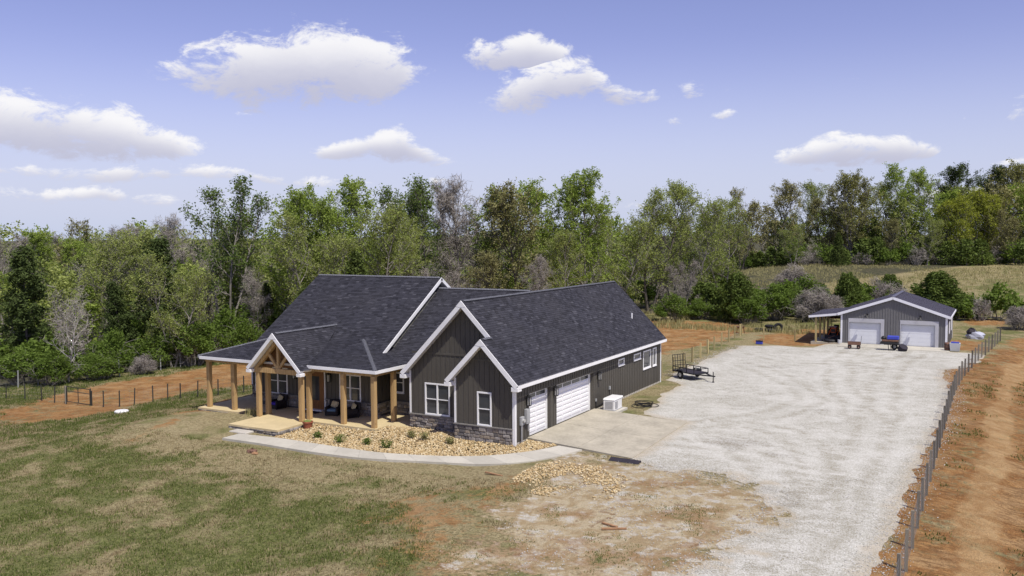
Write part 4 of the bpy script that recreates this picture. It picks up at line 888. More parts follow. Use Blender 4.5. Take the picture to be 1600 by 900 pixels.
MB().box((-.36, -.60, .06), (.36, .60, .68)).build('enclosure', 'genwhite', o, bevel=.03); MB().prism([(-.40, -.64, .681), (.40, -.64, .681), (.36, -.5, .78), (-.36, -.5, .78)], (0, 1.28, 0)).build('lid', 'genwhite', o, bevel=.02)
for k in range(6): piece('louvre', 'genvent', (.361, -.52, .16+k*.075), (.372, -.10, .205+k*.075), o)
for k in range(6): piece('louvre', 'genvent', (-.25, -.611, .16+k*.075), (.25, -.601, .205+k*.075), o)
piece('base_rail', 'genvent', (-.38, -.62, .061), (.38, .62, .10), o)
o = empty('outlet_box', (.025, 12.2, .95), 'small pale outlet box on the wall above the generator', 'outlet'); MB().box((0, -.08, -.1), (.08, .08, .1)).build('cover', 'greybox', o); MB().cyl((.04, 0, -.1), (.04, 0, -.8), .02, n=6).build('conduit', 'black', o)
o = empty('gas_line', (.025, 10.1, .45), 'dark pipe running low along the wall to the generator', 'pipe'); MB().cyl((.04, 0, .05), (.04, 0, -.35), .025, n=6).build('riser', 'black', o); MB().cyl((.04, 0, -.33), (.04, 1.4, -.22), .022, n=6).cyl((.04, 1.4, -.22), (.5, 1.4, -.3), .022, n=6).build('run', 'black', o); MB().box((0, -.06, .0), (.06, .06, .16)).build('valve', 'greybox', o)
def armchair(loc, rz, seat, pil, label):
    o = empty('armchair', loc, label, 'armchair', 'dark wicker porch armchairs', rz)
    MB().box((-.40, -.36, .04), (.40, .40, .26)).build('seat_base', 'wicker', o, bevel=.02)
    for s in (-1, 1): MB().box((s*.40, -.36, .04), (s*.28, .30, .54)).build('arm', 'wicker', o, bevel=.03)
    MB().prism([(-.40, .30, .10), (-.40, .42, .10), (-.40, .50, .84), (-.40, .40, .84)], (.80, 0, 0)).build('backrest', 'wicker', o, bevel=.02)
    MB().box((-.275, -.37, .262), (.275, .28, .40)).build('seat_cushion', seat, o, bevel=.04)
    p_ = MB().box((-.21, -.06, -.19), (.21, .06, .19)).build('pillow', pil, o, bevel=.05); p_.location = (.02, .20, .60); p_.rotation_euler = (R(-18), R(14), 0)
    for a, b_ in ((-.34, -.30), (.34, -.30), (-.34, .34), (.34, .34)): piece('leg', 'black', (a-.03, b_-.03, 0), (a+.03, b_+.03, .041), o)
armchair((-17.45, 1.55, -.06), R(-12), 'purple', 'creamy', 'dark wicker armchair with violet cushion under the porch window past the door')
armchair((-13.05, 1.55, -.06), R(18), 'teal', 'creamy', 'dark wicker armchair with blue seat cushion nearest the front door')
armchair((-11.72, 1.50, -.06), R(-28), 'wicker', 'creamy', 'dark wicker armchair with yellow pillow behind the porch corner column')
o = empty('flower_pot', (-12.62, -1.15, h1(-12.7, -1.1)), 'terracotta flower pot in the rock bed beside the portico', 'flower pot')
MB().lathe((0, 0, 0), [(.001, 0), (.20, 0), (.27, .36), (.30, .36), (.30, .43), (.26, .43), (.25, .38), (.001, .38)], 18).build('pot', 'terracotta', o, smooth=False); MB().ball((0, 0, .40), (.24, .24, .09), 12, 6, 3, .5).build('soil_plants', 'leaf_olive', o)
tag(MB().box((-15.7, 1.3, -.058), (-14.2, 1.92, -.045)).build('doormat', 'board'), 'dark doormat on the porch floor before the front door', 'doormat')

# ------------------------------------------------------------------ trailer, tractor, machine, cart
def wheel(parent, c, axis, R_, w, name='wheel', rim='genwhite'):
    t_ = MB().torus(c, axis, R_-w*.5, w*.5, 20, 8, 1.0).build(name, 'rubber', parent, smooth=True); a = Vector(axis).normalized()*w*.28
    MB().cyl(Vector(c)-a, Vector(c)+a, R_*.58, n=16).build('rim', rim, t_); MB().cyl(Vector(c)-a*1.3, Vector(c)+a*1.3, R_*.16, n=8).build('hub', 'steel', t_)
tr = empty('utility_trailer', (1.35, 24.35, h1(1.3, 24.3)+.012), 'black utility trailer with raised mesh ramp parked on the gravel by the house', 'trailer', rz=R(-30))
fr = MB()
for s in (-.68, .68):
    fr.beam((-1.1, s, .48), (1.2, s, .48), .06, .08).beam((-1.1, s, .82), (1.2, s, .82), .05, .05)
    for x in (-1.1, -.35, .4, 1.18): fr.beam((x, s, .5), (x, s, .82), .045, .045, (1, 0, 0))
fr.beam((1.18, -.68, .82), (1.18, .68, .82), .05, .05).beam((1.18, -.68, .48), (1.18, .68, .48), .06, .08).beam((-1.1, -.68, .48), (-1.1, .68, .48), .06, .08)
fr.build('frame', 'black', tr); MB().box((-1.08, -.64, .485), (1.15, .64, .515)).build('deck', 'board', tr)
rg = MB()
for k in range(6): y_ = -.62+k*.248; rg.beam((-1.14, y_, .5), (-1.22, y_, 1.65), .03, .03, (0, 1, 0))
for z in (.55, .85, 1.15, 1.62): rg.beam((-1.14-.08*(z-.5)/1.15, -.64, z), (-1.14-.08*(z-.5)/1.15, .64, z), .035, .035)
for k in range(5): rg.beam((-1.14-.01*k, -.62, .6+k*.2), (-1.15-.01*k, .62, .6+k*.2), .012, .012)
rg.build('ramp_gate', 'black', tr)
MB().beam((1.18, -.5, .46), (2.25, 0, .44), .07, .08).beam((1.18, .5, .46), (2.25, 0, .44), .07, .08).beam((2.1, 0, .45), (2.6, 0, .45), .08, .08).build('tongue', 'black', tr)
MB().cyl((2.35, .07, .05), (2.35, .07, .75), .035, n=8).cyl((2.35, .07, 0), (2.35, .07, .05), .09, n=10).build('jack', 'black', tr)
for s in (-1, 1):
    wheel(tr, (-.1, s*.82, .30), (0, 1, 0), .30, .17)
    MB().prism([(-.5, s*.72, .50), (-.4, s*.72, .66), (.2, s*.72, .66), (.3, s*.72, .50), (.24, s*.72, .50), (.16, s*.72, .62), (-.36, s*.72, .62), (-.44, s*.72, .50)], (0, s*.2, 0)).build('fender', 'black', tr)
tc_ = empty('tractor', (6.75, 54.6, -.13), 'orange compact tractor with canopy parked under the lean-to', 'tractor')
wheel(tc_, (-.55, .7, .55), (1, 0, 0), .55, .32, rim='orange'); wheel(tc_, (.55, .7, .55), (1, 0, 0), .55, .32, rim='orange'); wheel(tc_, (-.45, -.95, .34), (1, 0, 0), .34, .22, rim='orange'); wheel(tc_, (.45, -.95, .34), (1, 0, 0), .34, .22, rim='orange')
MB().box((-.22, -1.1, .45), (.22, .9, .72)).build('chassis', 'black', tc_); MB().prism([(-.26, -1.25, .72), (.26, -1.25, .72), (.26, -1.2, 1.12), (.18, -1.1, 1.22), (-.18, -1.1, 1.22), (-.26, -1.2, 1.12)], (0, 1.15, .06)).build('hood', 'orange', tc_, bevel=.03)
MB().box((-.2, -1.27, .8), (.2, -1.255, 1.1)).build('grille', 'black', tc_); MB().box((-.24, .35, .8), (.24, .8, .95)).box((-.24, .72, .95), (.24, .84, 1.35)).build('seat', 'rubber', tc_)
for s in (-1, 1): MB().box((s*.36, .25, 1.08), (s*.72, 1.15, 1.14)).build('fender', 'orange', tc_); MB().beam((s*.5, .95, .8), (s*.5, .95, 2.05), .07, .07, (0, 1, 0)).build('roll_bar', 'black', tc_); MB().beam((s*.5, -.05, 1.1), (s*.5, -.05, 2.05), .04, .04, (0, 1, 0)).build('canopy_post', 'black', tc_)
MB().box((-.65, -.25, 2.05), (.65, 1.2, 2.13)).build('canopy', 'rust', tc_, bevel=.03); MB().torus((0, .05, 1.35), (0, .5, 1), .19, .018, 16, 6).build('steering_wheel', 'black', tc_)
MB().prism([(-.7, -2.0, .08), (-.7, -1.6, .08), (-.7, -1.55, .5), (-.7, -1.75, .55)], (1.4, 0, 0)).build('bucket', 'black', tc_)
for s in (-1, 1): MB().beam((s*.4, -1.7, .4), (s*.42, -.3, .95), .08, .12).build('loader_arm', 'orange', tc_)
o = empty('mower_deck', (6.75, 51.85, -.13), 'flat black mowing implement lying in front of the tractor', 'mower deck'); MB().lathe((0, 0, 0), [(.6, .05), (.66, .12), (.6, .26), (.2, .30), (.001, .30)], 16).build('shell', 'black', o); MB().beam((-.3, .2, .3), (.3, .6, .55), .08, .08).build('hitch', 'rust', o); wheel(o, (-.75, -.1, .13), (1, 0, 0), .13, .08, 'gauge_wheel'); wheel(o, (.75, -.1, .13), (1, 0, 0), .13, .08, 'gauge_wheel')
o = empty('bucket', (7.75, 50.6, -.1), 'pale bucket by the shop corner post', 'bucket'); MB().lathe((0, 0, 0), [(.001, 0), (.13, 0), (.16, .35), (.15, .35), (.12, .03)], 14).build('shell', 'bin', o)
o = empty('garden_cart', (9.55, 47.3, h1(9.5, 47)+.012), 'rusty four-wheeled garden cart before the shop door by the lean-to', 'cart', rz=R(8))
MB().box((-.55, -.30, .36), (.55, .30, .40)).build('bed', 'rust', o)
for y_ in (-.3, .27): MB().box((-.55, y_, .40), (.55, y_+.03, .62)).build('side_rail', 'rust', o)
for x in (-.55, .52): MB().box((x, -.27, .40), (x+.03, .27, .62)).build('end_rail', 'rust', o)
for x in (-.38, .38):
    for y_ in (-.34, .34): wheel(o, (x, y_, .17), (0, 1, 0), .17, .09, rim='rust')
MB().beam((.55, 0, .3), (.62, 0, 1.15), .03, .03, (0, 1, 0)).beam((.62, -.14, 1.15), (.62, .14, 1.15), .03, .03).build('handle', 'black', o)
o = empty('yard_machine', (12.75, 47.6, h1(12.8, 47.6)+.012), 'dark wheeled yard machine with a bright blue tank between the shop doors', 'yard machine')
MB().prism([(-1.0, -.4, .55), (.55, -.4, .55), (.55, -.4, .72), (-.95, -.4, .78)], (0, .85, 0)).build('deck', 'black', o, bevel=.02); MB().box((-.85, -.32, .78), (.5, .36, .95)).build('engine_block', 'rust', o, bevel=.03); MB().box((-.42, -.30, .98), (.55, .30, 1.30)).build('tank', 'blue', o, bevel=.05); MB().ball((-.72, 0, 1.05), (.24, .24, .22), 12, 8).build('engine_cover', 'black', o)
for x in (-.25, -.05, .15): MB().beam((x, -.3, 0), (x-.08, -.25, .56), .05, .05, (0, 1, 0)).build('leg', 'black', o)
wheel(o, (.15, .35, .28), (0, 1, 0), .28, .16, rim='steel'); MB().cyl((.82, -.2, .10), (.98, -.35, .42), .42, .38, 18).build('round_cover', 'board', o); MB().beam((.5, -.1, .62), (.9, -.25, .35), .06, .06).build('bracket', 'black', o)
o = empty('storage_tub', (17.75, 49.4, -.1), 'pale grey open tub beside the shop corner', 'tub'); MB().prism([(-.36, -.3, 0), (.36, -.3, 0), (.44, -.36, .72), (-.44, -.36, .72)], (0, .62, 0)).build('shell', 'bin', o); MB().box((-.32, -.30, .722), (.32, .24, .80)).build('contents', 'blue', o)
o = empty('barrel', (17.15, 49.5, -.1), 'dark barrel standing at the white corner of the shop', 'barrel'); MB().lathe((0, 0, 0), [(.001, 0), (.24, 0), (.28, .15), (.29, .4), (.27, .62), (.22, .72), (.001, .72)], 16).build('shell', 'rust', o, smooth=True); MB().lathe((0, 0, .2), [(.292, 0), (.30, .03), (.294, .06)], 16).lathe((0, 0, .5), [(.285, 0), (.295, .03), (.282, .06)], 16).build('hoops', 'black', o)
o = empty('covered_mower', (18.95, 60.4, h1(18.9, 60.4)), 'something dark half under a pale tarp on the grass beyond the shop', 'covered mower'); MB().ball((.15, 0, .25), (.85, .55, .50), 12, 8, 4, .3).build('tarp', 'tarp', o); MB().ball((-.25, .1, .55), (.45, .42, .50), 10, 7, 5, .4).build('engine', 'board', o)
for k, (x, y, z, ax, lab) in enumerate(((-1.65, 58.1, .17, (0, 0, 1), 'black tyre lying at the near end of the tyre pile'), (-.35, 58.0, .17, (0, 0, 1), 'black tyre lying at the front of the tyre pile'), (-.75, 58.9, .50, (0, 0, 1), 'black tyre stacked on top of the pile'), (.25, 58.8, .42, (.4, -1, .3), 'black tyre leaning at the far end of the pile'), (-.75, 58.95, .17, (0, 0, 1), 'black tyre at the bottom of the pile, under another'))):
    o = empty('tyre', (x, y, h1(x, y)), lab, 'tyre', 'old tyres piled on the far grass'); MB().torus((0, 0, z), ax, .36, .15, 18, 8, 1.05).build('tread', 'rubber', o, smooth=True)
o = empty('fire_pit', (-2.9, 55.2, h1(-2.9, 55.2)), 'small dark fire pit stand on the grass near the fence end', 'fire pit'); MB().lathe((0, 0, .55), [(.001, 0), (.25, .02), (.42, .20), (.46, .20), (.28, -.02), (.001, -.04)], 14).build('bowl', 'rust', o)
for a in range(4): MB().beam((.3*math.cos(a*1.57), .3*math.sin(a*1.57), .62), (.42*math.cos(a*1.57), .42*math.sin(a*1.57), 0), .04, .04, (0, 1, .2)).build('leg', 'black', o)
o = empty('toolbox', (1.05, 46.9, h1(1, 46.9)+.012), 'small dark blue box at the far edge of the gravel', 'box'); MB().box((-.3, -.16, 0), (.3, .16, .26)).build('body', 'blue', o, bevel=.02); MB().box((-.31, -.17, .261), (.31, .17, .34)).build('lid', 'board', o); MB().beam((-.1, 0, .37), (.1, 0, .37), .03, .03).build('handle', 'black', o)
o = empty('hose_coil', (2.15, 13.0, h1(2.1, 13)), 'loose coil of dark hose on the grass beyond the generator', 'hose'); hs = MB(); r_ = random.Random(3)
for k in range(6): hs.torus((r_.uniform(-.3, .3), r_.uniform(-.6, .6), .03+k*.02), (r_.uniform(-.1, .1), r_.uniform(-.1, .1), 1), r_.uniform(.35, .6), .022, 22, 5)
hs.build('loops', 'rubber', o)
o = empty('rubber_ramp', (6.05, -.35, h1(6, -.3)), 'black rubber kerb ramp lying at the corner of the concrete pad', 'ramp', rz=R(-2)); MB().prism([(-.75, -.2, .01), (-.75, .2, .01), (-.75, .2, .10), (-.75, .08, .10)], (1.5, 0, 0)).build('wedge', 'board', o)
o = empty('septic_lid', (-28.74, -.87, h1(-28.74, -.87)), 'small white utility lid in the grass by the pasture fence', 'utility lid'); MB().lathe((0, 0, -.05), [(.42, 0), (.45, .16), (.38, .22), (.001, .24)], 16).build('cap', 'genwhite', o)
o = empty('broken_stone', (-11.7, -6.3, h1(-11.7, -6.3)), 'broken stone at a dug red patch below the walk', 'stone'); MB().ball((0, 0, .05), (.28, .2, .18), 9, 6, 8, .5).build('stone', 'rust', o); MB().ball((.35, -.15, .02), (.2, .16, .12), 8, 5, 9, .5).build('stone', 'scrap', o)
for k, (x, y, a, L, lab) in enumerate(((9.2, -9.3, .5, .9, 'short scrap board on the sandy ground, nearest the gravel'), (1.6, -4.9, -.2, 1.0, 'thin pale scrap stick below the walk bend'), (8.9, -9.0, -.3, .7, 'small scrap board beside a longer one on the sand'))):
    tag(MB().box((-L/2, -.05, .0), (L/2, .05, .05)).build('scrap_board', 'scrap', None, (x, y, h1(x, y)+.02), a), lab, 'board', 'scrap boards on bare ground')

# ------------------------------------------------------------------ fences
def fence(label, pts, post, ph, hw, wires, rows_v, cat='fence', cap=None, rnd=0.0, skip=()):
    o = empty('wire_fence', (0, 0, 0), label, cat); r_ = random.Random(len(pts)); tops = []
    for i, (x, y) in enumerate(pts):
        z = h1(x, y); dx_, dy_ = r_.uniform(-rnd, rnd), r_.uniform(-rnd, rnd); h = ph*r_.uniform(.95, 1.05); tops.append((x, y, z))
        q = piece('post', post, (x-hw, y-hw, z-.2), (x+hw, y+hw, z+h), o); q.rotation_euler = (dx_, dy_, r_.uniform(-.3, .3))
    w = MB()
    for i, (p, q) in enumerate(zip(tops, tops[1:])):
        if i in skip: continue
        for f_ in wires: w.beam((p[0], p[1], p[2]+ph*f_), (q[0], q[1], q[2]+ph*f_), .005, .005)
        if rows_v:
            L = math.hypot(q[0]-p[0], q[1]-p[1]); n = max(2, int(L/rows_v))
            for k in range(1, n):
                a = k/n; x, y, z = p[0]+(q[0]-p[0])*a, p[1]+(q[1]-p[1])*a, p[2]+(q[2]-p[2])*a; w.beam((x, y, z+.06), (x, y, z+ph*wires[-1]), .0035, .0035, (0, 1, 0))
    tag(w.build('wire_mesh', 'wire', o), kind='stuff'); return o
def along(pts, st):
    P = np.array(pts); d = np.concatenate([[0], np.cumsum(np.hypot(*np.diff(P, axis=0).T))]); s_ = np.arange(0, d[-1]+.01, st)
    return list(zip(np.interp(s_, d, P[:, 0]), np.interp(s_, d, P[:, 1])))
W7 = (.08, .22, .36, .50, .64, .78, .92)
fence('weathered wooden post and wire fence along the gravel and red clay bank', along([(18.9, -15.6), (18.9, -7.97), (18.84, 3.46), (18.75, 18), (18.75, 27), (18.98, 33.6), (19.78, 44.4), (20.63, 52.8), (21.43, 61.4)], 2.28), 'postgrey', 1.32, .048, W7, .16, rnd=.02)
fence('pale wooden post and wire fence behind the house along the gravel edge', along([(-.5, 23.4), (-.62, 27.9), (-1.25, 36.5), (-1.7, 41.6), (-1.95, 48), (-2.4, 53.3)], 2.95), 'postpale', 1.25, .06, (.1, .35, .6, .9), 0, rnd=.02)
fence('few pale posts continuing across the grass toward the lean-to', [(-2.4, 53.6), (.6, 50.6), (3.3, 52.2), (5.0, 60.0)], 'postpale', 1.2, .06, (.35, .9), 0)
TP = [(-52, .4), (-49.4, .7), (-46.9, 1.0), (-44.55, 1.16), (-42.6, 1.4), (-40.9, 1.6), (-39.31, 1.58), (-38.09, 1.66)]
fence('dark steel post fence running from the gate to the woods', TP, 'tpost', 1.2, .03, (.1, .3, .5, .7, .93), .3, rnd=.05)
fence('dark steel post fence running from the gate up behind the porch', [(-35.54, 1.79), (-33.8, 1.54), (-32.24, 1.65), (-31.5, 2.3), (-31.0, 3.42), (-30.4, 4.2), (-29.6, 4.62), (-28.6, 5.3), (-26.9, 5.6), (-25.56, 6.71), (-24.2, 8.5)], 'tpost', 1.2, .03, (.1, .3, .5, .7, .93), .3, rnd=.05)
fence('grey steel post wire fence at the foot of the woods', [(-54, 3.5), (-52.14, 5.0), (-50.6, 5.9), (-49.74, 7.11), (-48.7, 8.2), (-47.9, 9.6), (-46.99, 10.9), (-46.2, 12.3), (-46.0, 14.28), (-46.0, 16.5), (-45.6, 18.4), (-45.2, 20.6), (-44.6, 23), (-43.8, 26)], 'tpostpale', 1.45, .035, (.1, .3, .5, .7, .93), .3, rnd=.04)
gt = empty('pasture_gate', (-38.0, 1.66, h1(-37, 1.7)), 'dark tubular steel pasture gate between the two steel post fences', 'gate', rz=R(2))
for nm, p, q, r_ in (('gate_post', (-.15, 0, -.2), (-.15, 0, 1.3), .07), ('gate_post', (2.62, 0, -.2), (2.62, 0, 1.15), .05)): MB().cyl(p, q, r_, n=8).build(nm, 'postgrey' if r_ > .06 else 'tpost', gt)
for z in (.18, .95, 1.28): MB().cyl((0, 0, z), (2.45, 0, z-.05), .028, n=8).build('rail', 'tpost', gt)
for x in (0, 1.2, 2.45): MB().cyl((x, 0, .14), (x, 0, 1.29-.02*x), .028, n=8).build('upright', 'tpost', gt)

# ------------------------------------------------------------------ trees and bushes
TREES = [
('pine',-61.8,13.9,12.7,'dark pine at the far edge of the photo, broad crown above the wire fence'),
('pale',-48.2,8.8,7.1,'slender white-barked bare tree standing in front of the dark pines'),
('pine',-53.5,22.7,12.7,'big dense dark pine, the tallest evergreen behind the red dirt track'),
('pine',-55.5,19.9,8.5,'smaller dark pine huddled beside the big dense pine'),
('olive',-46.4,18.3,10.6,'young thin-leaved tree with pale trunk in front of the big dense pine'),
('tall',-58.1,35.7,20.1,'tallest open-crowned tree with sparse dark green leaves above the porch end'),
('bare',-90.0,42.8,16.9,'bare brown tree on the skyline above the slender white-barked tree'),
('bare',-88.8,46.9,16.5,'bare-topped grey tree on the skyline between two bare neighbours'),
('brown',-88.1,38.1,15.6,'brownish budding tree on the low skyline over the pale green thicket'),
('bare',-93.5,32.8,15.6,'twiggy bare tree poking up behind the pine at the photo edge'),
('spring',-90.1,34.1,13.9,'round fresh green tree behind the pine at the photo edge'),
('spring',-82.6,34.1,13.1,'narrow fresh green tree rising directly behind the slender white-barked tree'),
('olive',-66.9,26.7,13.2,'pale yellow-green tree in the thicket between the two dark pines'),
('olive',-67.5,31.0,13.7,'pale green feathery tree behind the smaller dark pine'),
('bare',-78.3,45.8,16.1,'thin grey bare tree on the skyline beside the big dense pine'),
('bare',-63.9,37.5,13.4,'grey twiggy tree at the foot of the tallest open-crowned tree'),
('olive',-60.3,42.4,15.2,'olive tree half hidden beside the tallest open-crowned tree'),
('bare',-47.4,29.9,8.9,'crooked grey-barked bare tree behind the porch end of the roof'),
('spring',-45.0,32.3,17.5,'tall leafy green tree with forked top above the roof slope'),
('olive',-39.7,30.4,14.0,'olive tree between two taller green trees above the main ridge'),
('spring',-42.7,37.0,16.5,'slim green tree with a split top behind the main roof'),
('spring',-42.0,39.7,17.5,'broad bright green tree over the middle of the main roof'),
('olive',-35.9,36.0,14.5,'yellow-olive tree in front of the broad green tree over the main ridge'),
('cedar',-34.6,30.7,10.5,'dark green cedar just above the middle of the main roof ridge'),
('cedar',-48.1,32.2,7.4,'dark cedar tucked behind the hip of the porch roof'),
('cedar',-36.1,25.1,7.4,'low dark cedar behind the upper end of the main roof'),
('tall',-38.9,46.0,17.8,'open grey-branched tree with green tufts above the main gable peak'),
('tall',-38.8,49.6,19.0,'tall tree with leafy green top directly behind the main gable peak'),
('olive',-35.9,39.3,13.1,'bushy olive tree low behind the main roof ridge end'),
('bare',-36.3,50.9,18.0,'nearly bare tall tree with upswept branches behind the lower roof ridge'),
('bare',-35.2,53.8,18.5,'second nearly bare tall tree with few green tips over the lower roof ridge'),
('spring',-32.6,55.3,18.2,'leafy green tree beside the nearly bare pair over the garage ridge'),
('brown',-28.9,54.9,16.5,'brown budding tree with dark crooked trunk above the garage ridge'),
('spring',-29.0,61.9,18.1,'slim light green tree behind the brown budding tree'),
('spring',-23.8,62.4,17.9,'big bright green tree, fullest crown above the garage roof'),
('olive',-21.9,51.5,10.3,'low yellow-green tree in front of the big bright green tree'),
('olive',-22.0,67.8,14.4,'olive tree filling the gap beside the big bright green tree'),
('olivebig',-19.2,71.9,17.5,'wide spreading olive tree with heavy dark trunk behind the garage end'),
('olive',-15.0,78.7,16.9,'tall thin-leaved tree with straight dark trunk beyond the garage end'),
('bare',-19.2,80.8,14.4,'grey twiggy tree between the spreading olive tree and the straight one'),
('olive',-13.5,86.3,14.9,'slender olive tree at the end of the near tree row'),
('brown',-29.3,45.0,9.2,'low reddish-brown budding tree just above the lower roof ridge'),
('bare',-32.8,40.8,9.2,'low grey tangle of a tree behind the main gable peak'),
('bare',-13.9,69.5,7.7,'small grey bare tree beside the garage roof end'),
('bare',-23.8,48.1,8.2,'low grey bare tree behind the middle of the garage ridge'),
('brown',-29.0,157.0,17.3,'brown budding oak at the near end of the far wood'),
('brown',-25.0,170.8,18.3,'bare-crowned brown oak in the far wood, above the grey bare bush'),
('olive',-20.8,181.1,18.2,'dark olive tree in the far wood over the shop lean-to'),
('brown',-14.6,176.4,16.9,'rusty brown budding tree in the far wood above the lean-to roof'),
('oak',-8.1,174.5,19.8,'broad dome-shaped olive brown oak, widest crown of the far wood'),
('olive',-1.0,186.3,17.7,'shaded green tree between the dome-shaped oak and a tall pale one'),
('spring',3.3,185.6,22.5,'tall feathery pale green tree rising above the far wood'),
('olive',7.4,194.5,20.5,'round green tree beside the tall feathery one'),
('pinewide',12.7,195.2,21.9,'dark flat-topped pine in the far wood, over the shop'),
('yellow',12.1,176.1,14.5,'yellow-green tree at the front of the far wood'),
('pinewide',18.1,202.8,22.1,'dark pine behind the yellow-green trees of the far wood'),
('yellow',17.5,181.5,15.6,'large yellow-green tree below the dark pines near the photo edge'),
('oak',23.3,197.7,22.2,'dark olive tree at the very edge of the photo in the far wood'),
('brown',21.5,178.8,11.3,'grey brown twiggy tree low at the photo edge of the far wood'),
('olive',7.0,170.7,9.5,'low pale green tree at the front of the far wood, behind the shop'),
('cedar',-9.6,161.3,7.4,'dark evergreen in the shade at the foot of the dome-shaped oak'),
('olive',-18.6,159.9,9.2,'low olive tree at the far field edge over the hedge'),
('brown',-0.6,171.0,9.5,'low brown tree at the far field edge behind the shop peak'),
]
BUSHES = [
('bush',-52.4,7.5,3.1,2.3,'bright green bush below the pine at the photo edge'),
('bush',-48.0,7.2,2.9,1.6,'light green bush beside the slender white-barked tree'),
('bush',-46.9,10.6,2.1,1.8,'leafy green bush between white-barked tree and the fence'),
('bush',-50.1,14.4,3.7,2.1,'tall mid green bush under the smaller dark pine'),
('bush',-48.0,16.9,3.0,2.0,'fresh green bush below the big dense pine'),
('bush',-45.4,19.7,4.4,2.4,'dark rounded bush behind the porch end, nearest the fence'),
('bush',-45.8,23.7,4.8,2.4,'large dark green bush beside the porch eave'),
('bush',-41.8,23.1,4.1,1.8,'green bush showing just over the porch roof'),
('greybush',-45.4,14.1,1.7,1.0,'small brown leafless bush by the wire fence'),
('bush',-13.7,64.7,3.1,2.0,'bright green bush beside the garage roof end'),
('bush',-11.2,68.3,2.2,2.1,'low green bush at the start of the hedge beyond the garage'),
('cedarbush',-6.3,66.7,5.7,3.3,'dark pointed cedar bush, tallest at the near end of the hedge'),
('bush',-3.2,70.6,4.3,2.9,'light green bush in the hedge between dark cedar and grey bush'),
('greybush',2.0,71.2,3.9,2.7,'silver grey leafless bush in the hedge over the lean-to'),
('bush',-0.3,78.0,4.8,2.9,'tall light green bush behind the silver grey bush'),
('cedarbush',4.6,77.3,5.3,2.7,'dark bush in the hedge behind the lean-to roof'),
('greybush',7.8,81.3,4.3,1.9,'small grey brush heap behind the shop roof'),
('cedarbush',8.4,86.2,4.6,2.5,'dark evergreen bush directly over the shop roof'),
('cedarbush',14.5,80.4,5.4,4.3,'big round dark evergreen bush behind the shop corner'),
('greybush',-5.4,94.6,5.1,2.6,'purplish bare thicket standing above the hedge'),
('greybush',22.8,71.1,2.5,1.5,'grey weed clump on the bank at the end of the post fence'),
('bush',-4.6,65.2,3.3,2.2,'low green bush at the foot of the dark cedar bush'),
('bush',13.3,77.3,2.2,1.2,'small green bush under the big round bush'),
]
class TB:
    """numpy tree builder: tapered tubes and leaf cards"""
    def __init__(s, seed): s.r = np.random.RandomState(seed); s.V = []; s.F = []; s.n = 0; s.anchor = []; s.ad = []
    def tube(s, pts, rad, k):
        pts = np.asarray(pts); n = len(pts); d = np.gradient(pts, axis=0); d /= np.linalg.norm(d, axis=1)[:, None]+1e-9
        ref = np.array([0.31, 0.17, 0.93]) if abs(d[0, 2]) < .8 else np.array([1., 0.1, 0.05])
        a = np.cross(d, ref); a /= np.linalg.norm(a, axis=1)[:, None]+1e-9; b = np.cross(d, a)
        th = np.arange(k)*2*np.pi/k; ring = pts[:, None, :]+rad[:, None, None]*(a[:, None, :]*np.cos(th)[None, :, None]+b[:, None, :]*np.sin(th)[None, :, None])
        i = np.arange(n-1)[:, None]*k; j = np.arange(k)[None, :]; j2 = (j+1) % k
        s.V.append((k, ring.reshape(-1, 3), np.stack([i+j, i+j2, i+k+j2, i+k+j], -1).reshape(-1, 4)))
    def path(s, p, d, L, n, wob=.12, up=.0):
        out = [np.array(p, float)]; d = np.array(d, float); d /= np.linalg.norm(d)
        for i in range(n):
            d = d+s.r.normal(0, wob, 3)+np.array([0, 0, up]); d /= np.linalg.norm(d); out.append(out[-1]+d*L/n)
        return np.array(out)
    def at(s, pts, t):
        f = t*(len(pts)-1); i = min(int(f), len(pts)-2); w = f-i; return pts[i]*(1-w)+pts[i+1]*w, (pts[i+1]-pts[i])/np.linalg.norm(pts[i+1]-pts[i])
    def wood(s):
        """stems first, then the twigs in mixed order"""
        q = [v for v in s.V if v[0] > 3]; w = [v for v in s.V if v[0] <= 3]
        w = [w[i] for i in np.random.RandomState(1).permutation(len(w))]; V, F, n = [], [], 0
        for _, v, f in q+w: V.append(v); F.append(f+n); n += len(v)
        return np.concatenate(V), np.concatenate(F)
def cards(r, P, size, asp=.55, N=None, up=0.0):
    """leaf-shaped cards (4-point rhombs) at points P"""
    n = len(P); a = r.normal(0, 1, (n, 3)); a[:, 2] = a[:, 2]*.7-up; a /= np.linalg.norm(a, axis=1)[:, None]; q = r.normal(0, 1, (n, 3)); b = np.cross(a, q); b /= np.linalg.norm(b, axis=1)[:, None]
    sz = size*(0.6+0.8*r.rand(n))[:, None]
    V = np.stack([P-a*sz*.5, P+b*sz*asp*.5-a*sz*.05, P+a*sz*.5, P-b*sz*asp*.5-a*sz*.05], 1).reshape(-1, 3)
    return V, np.arange(4*n).reshape(-1, 4)
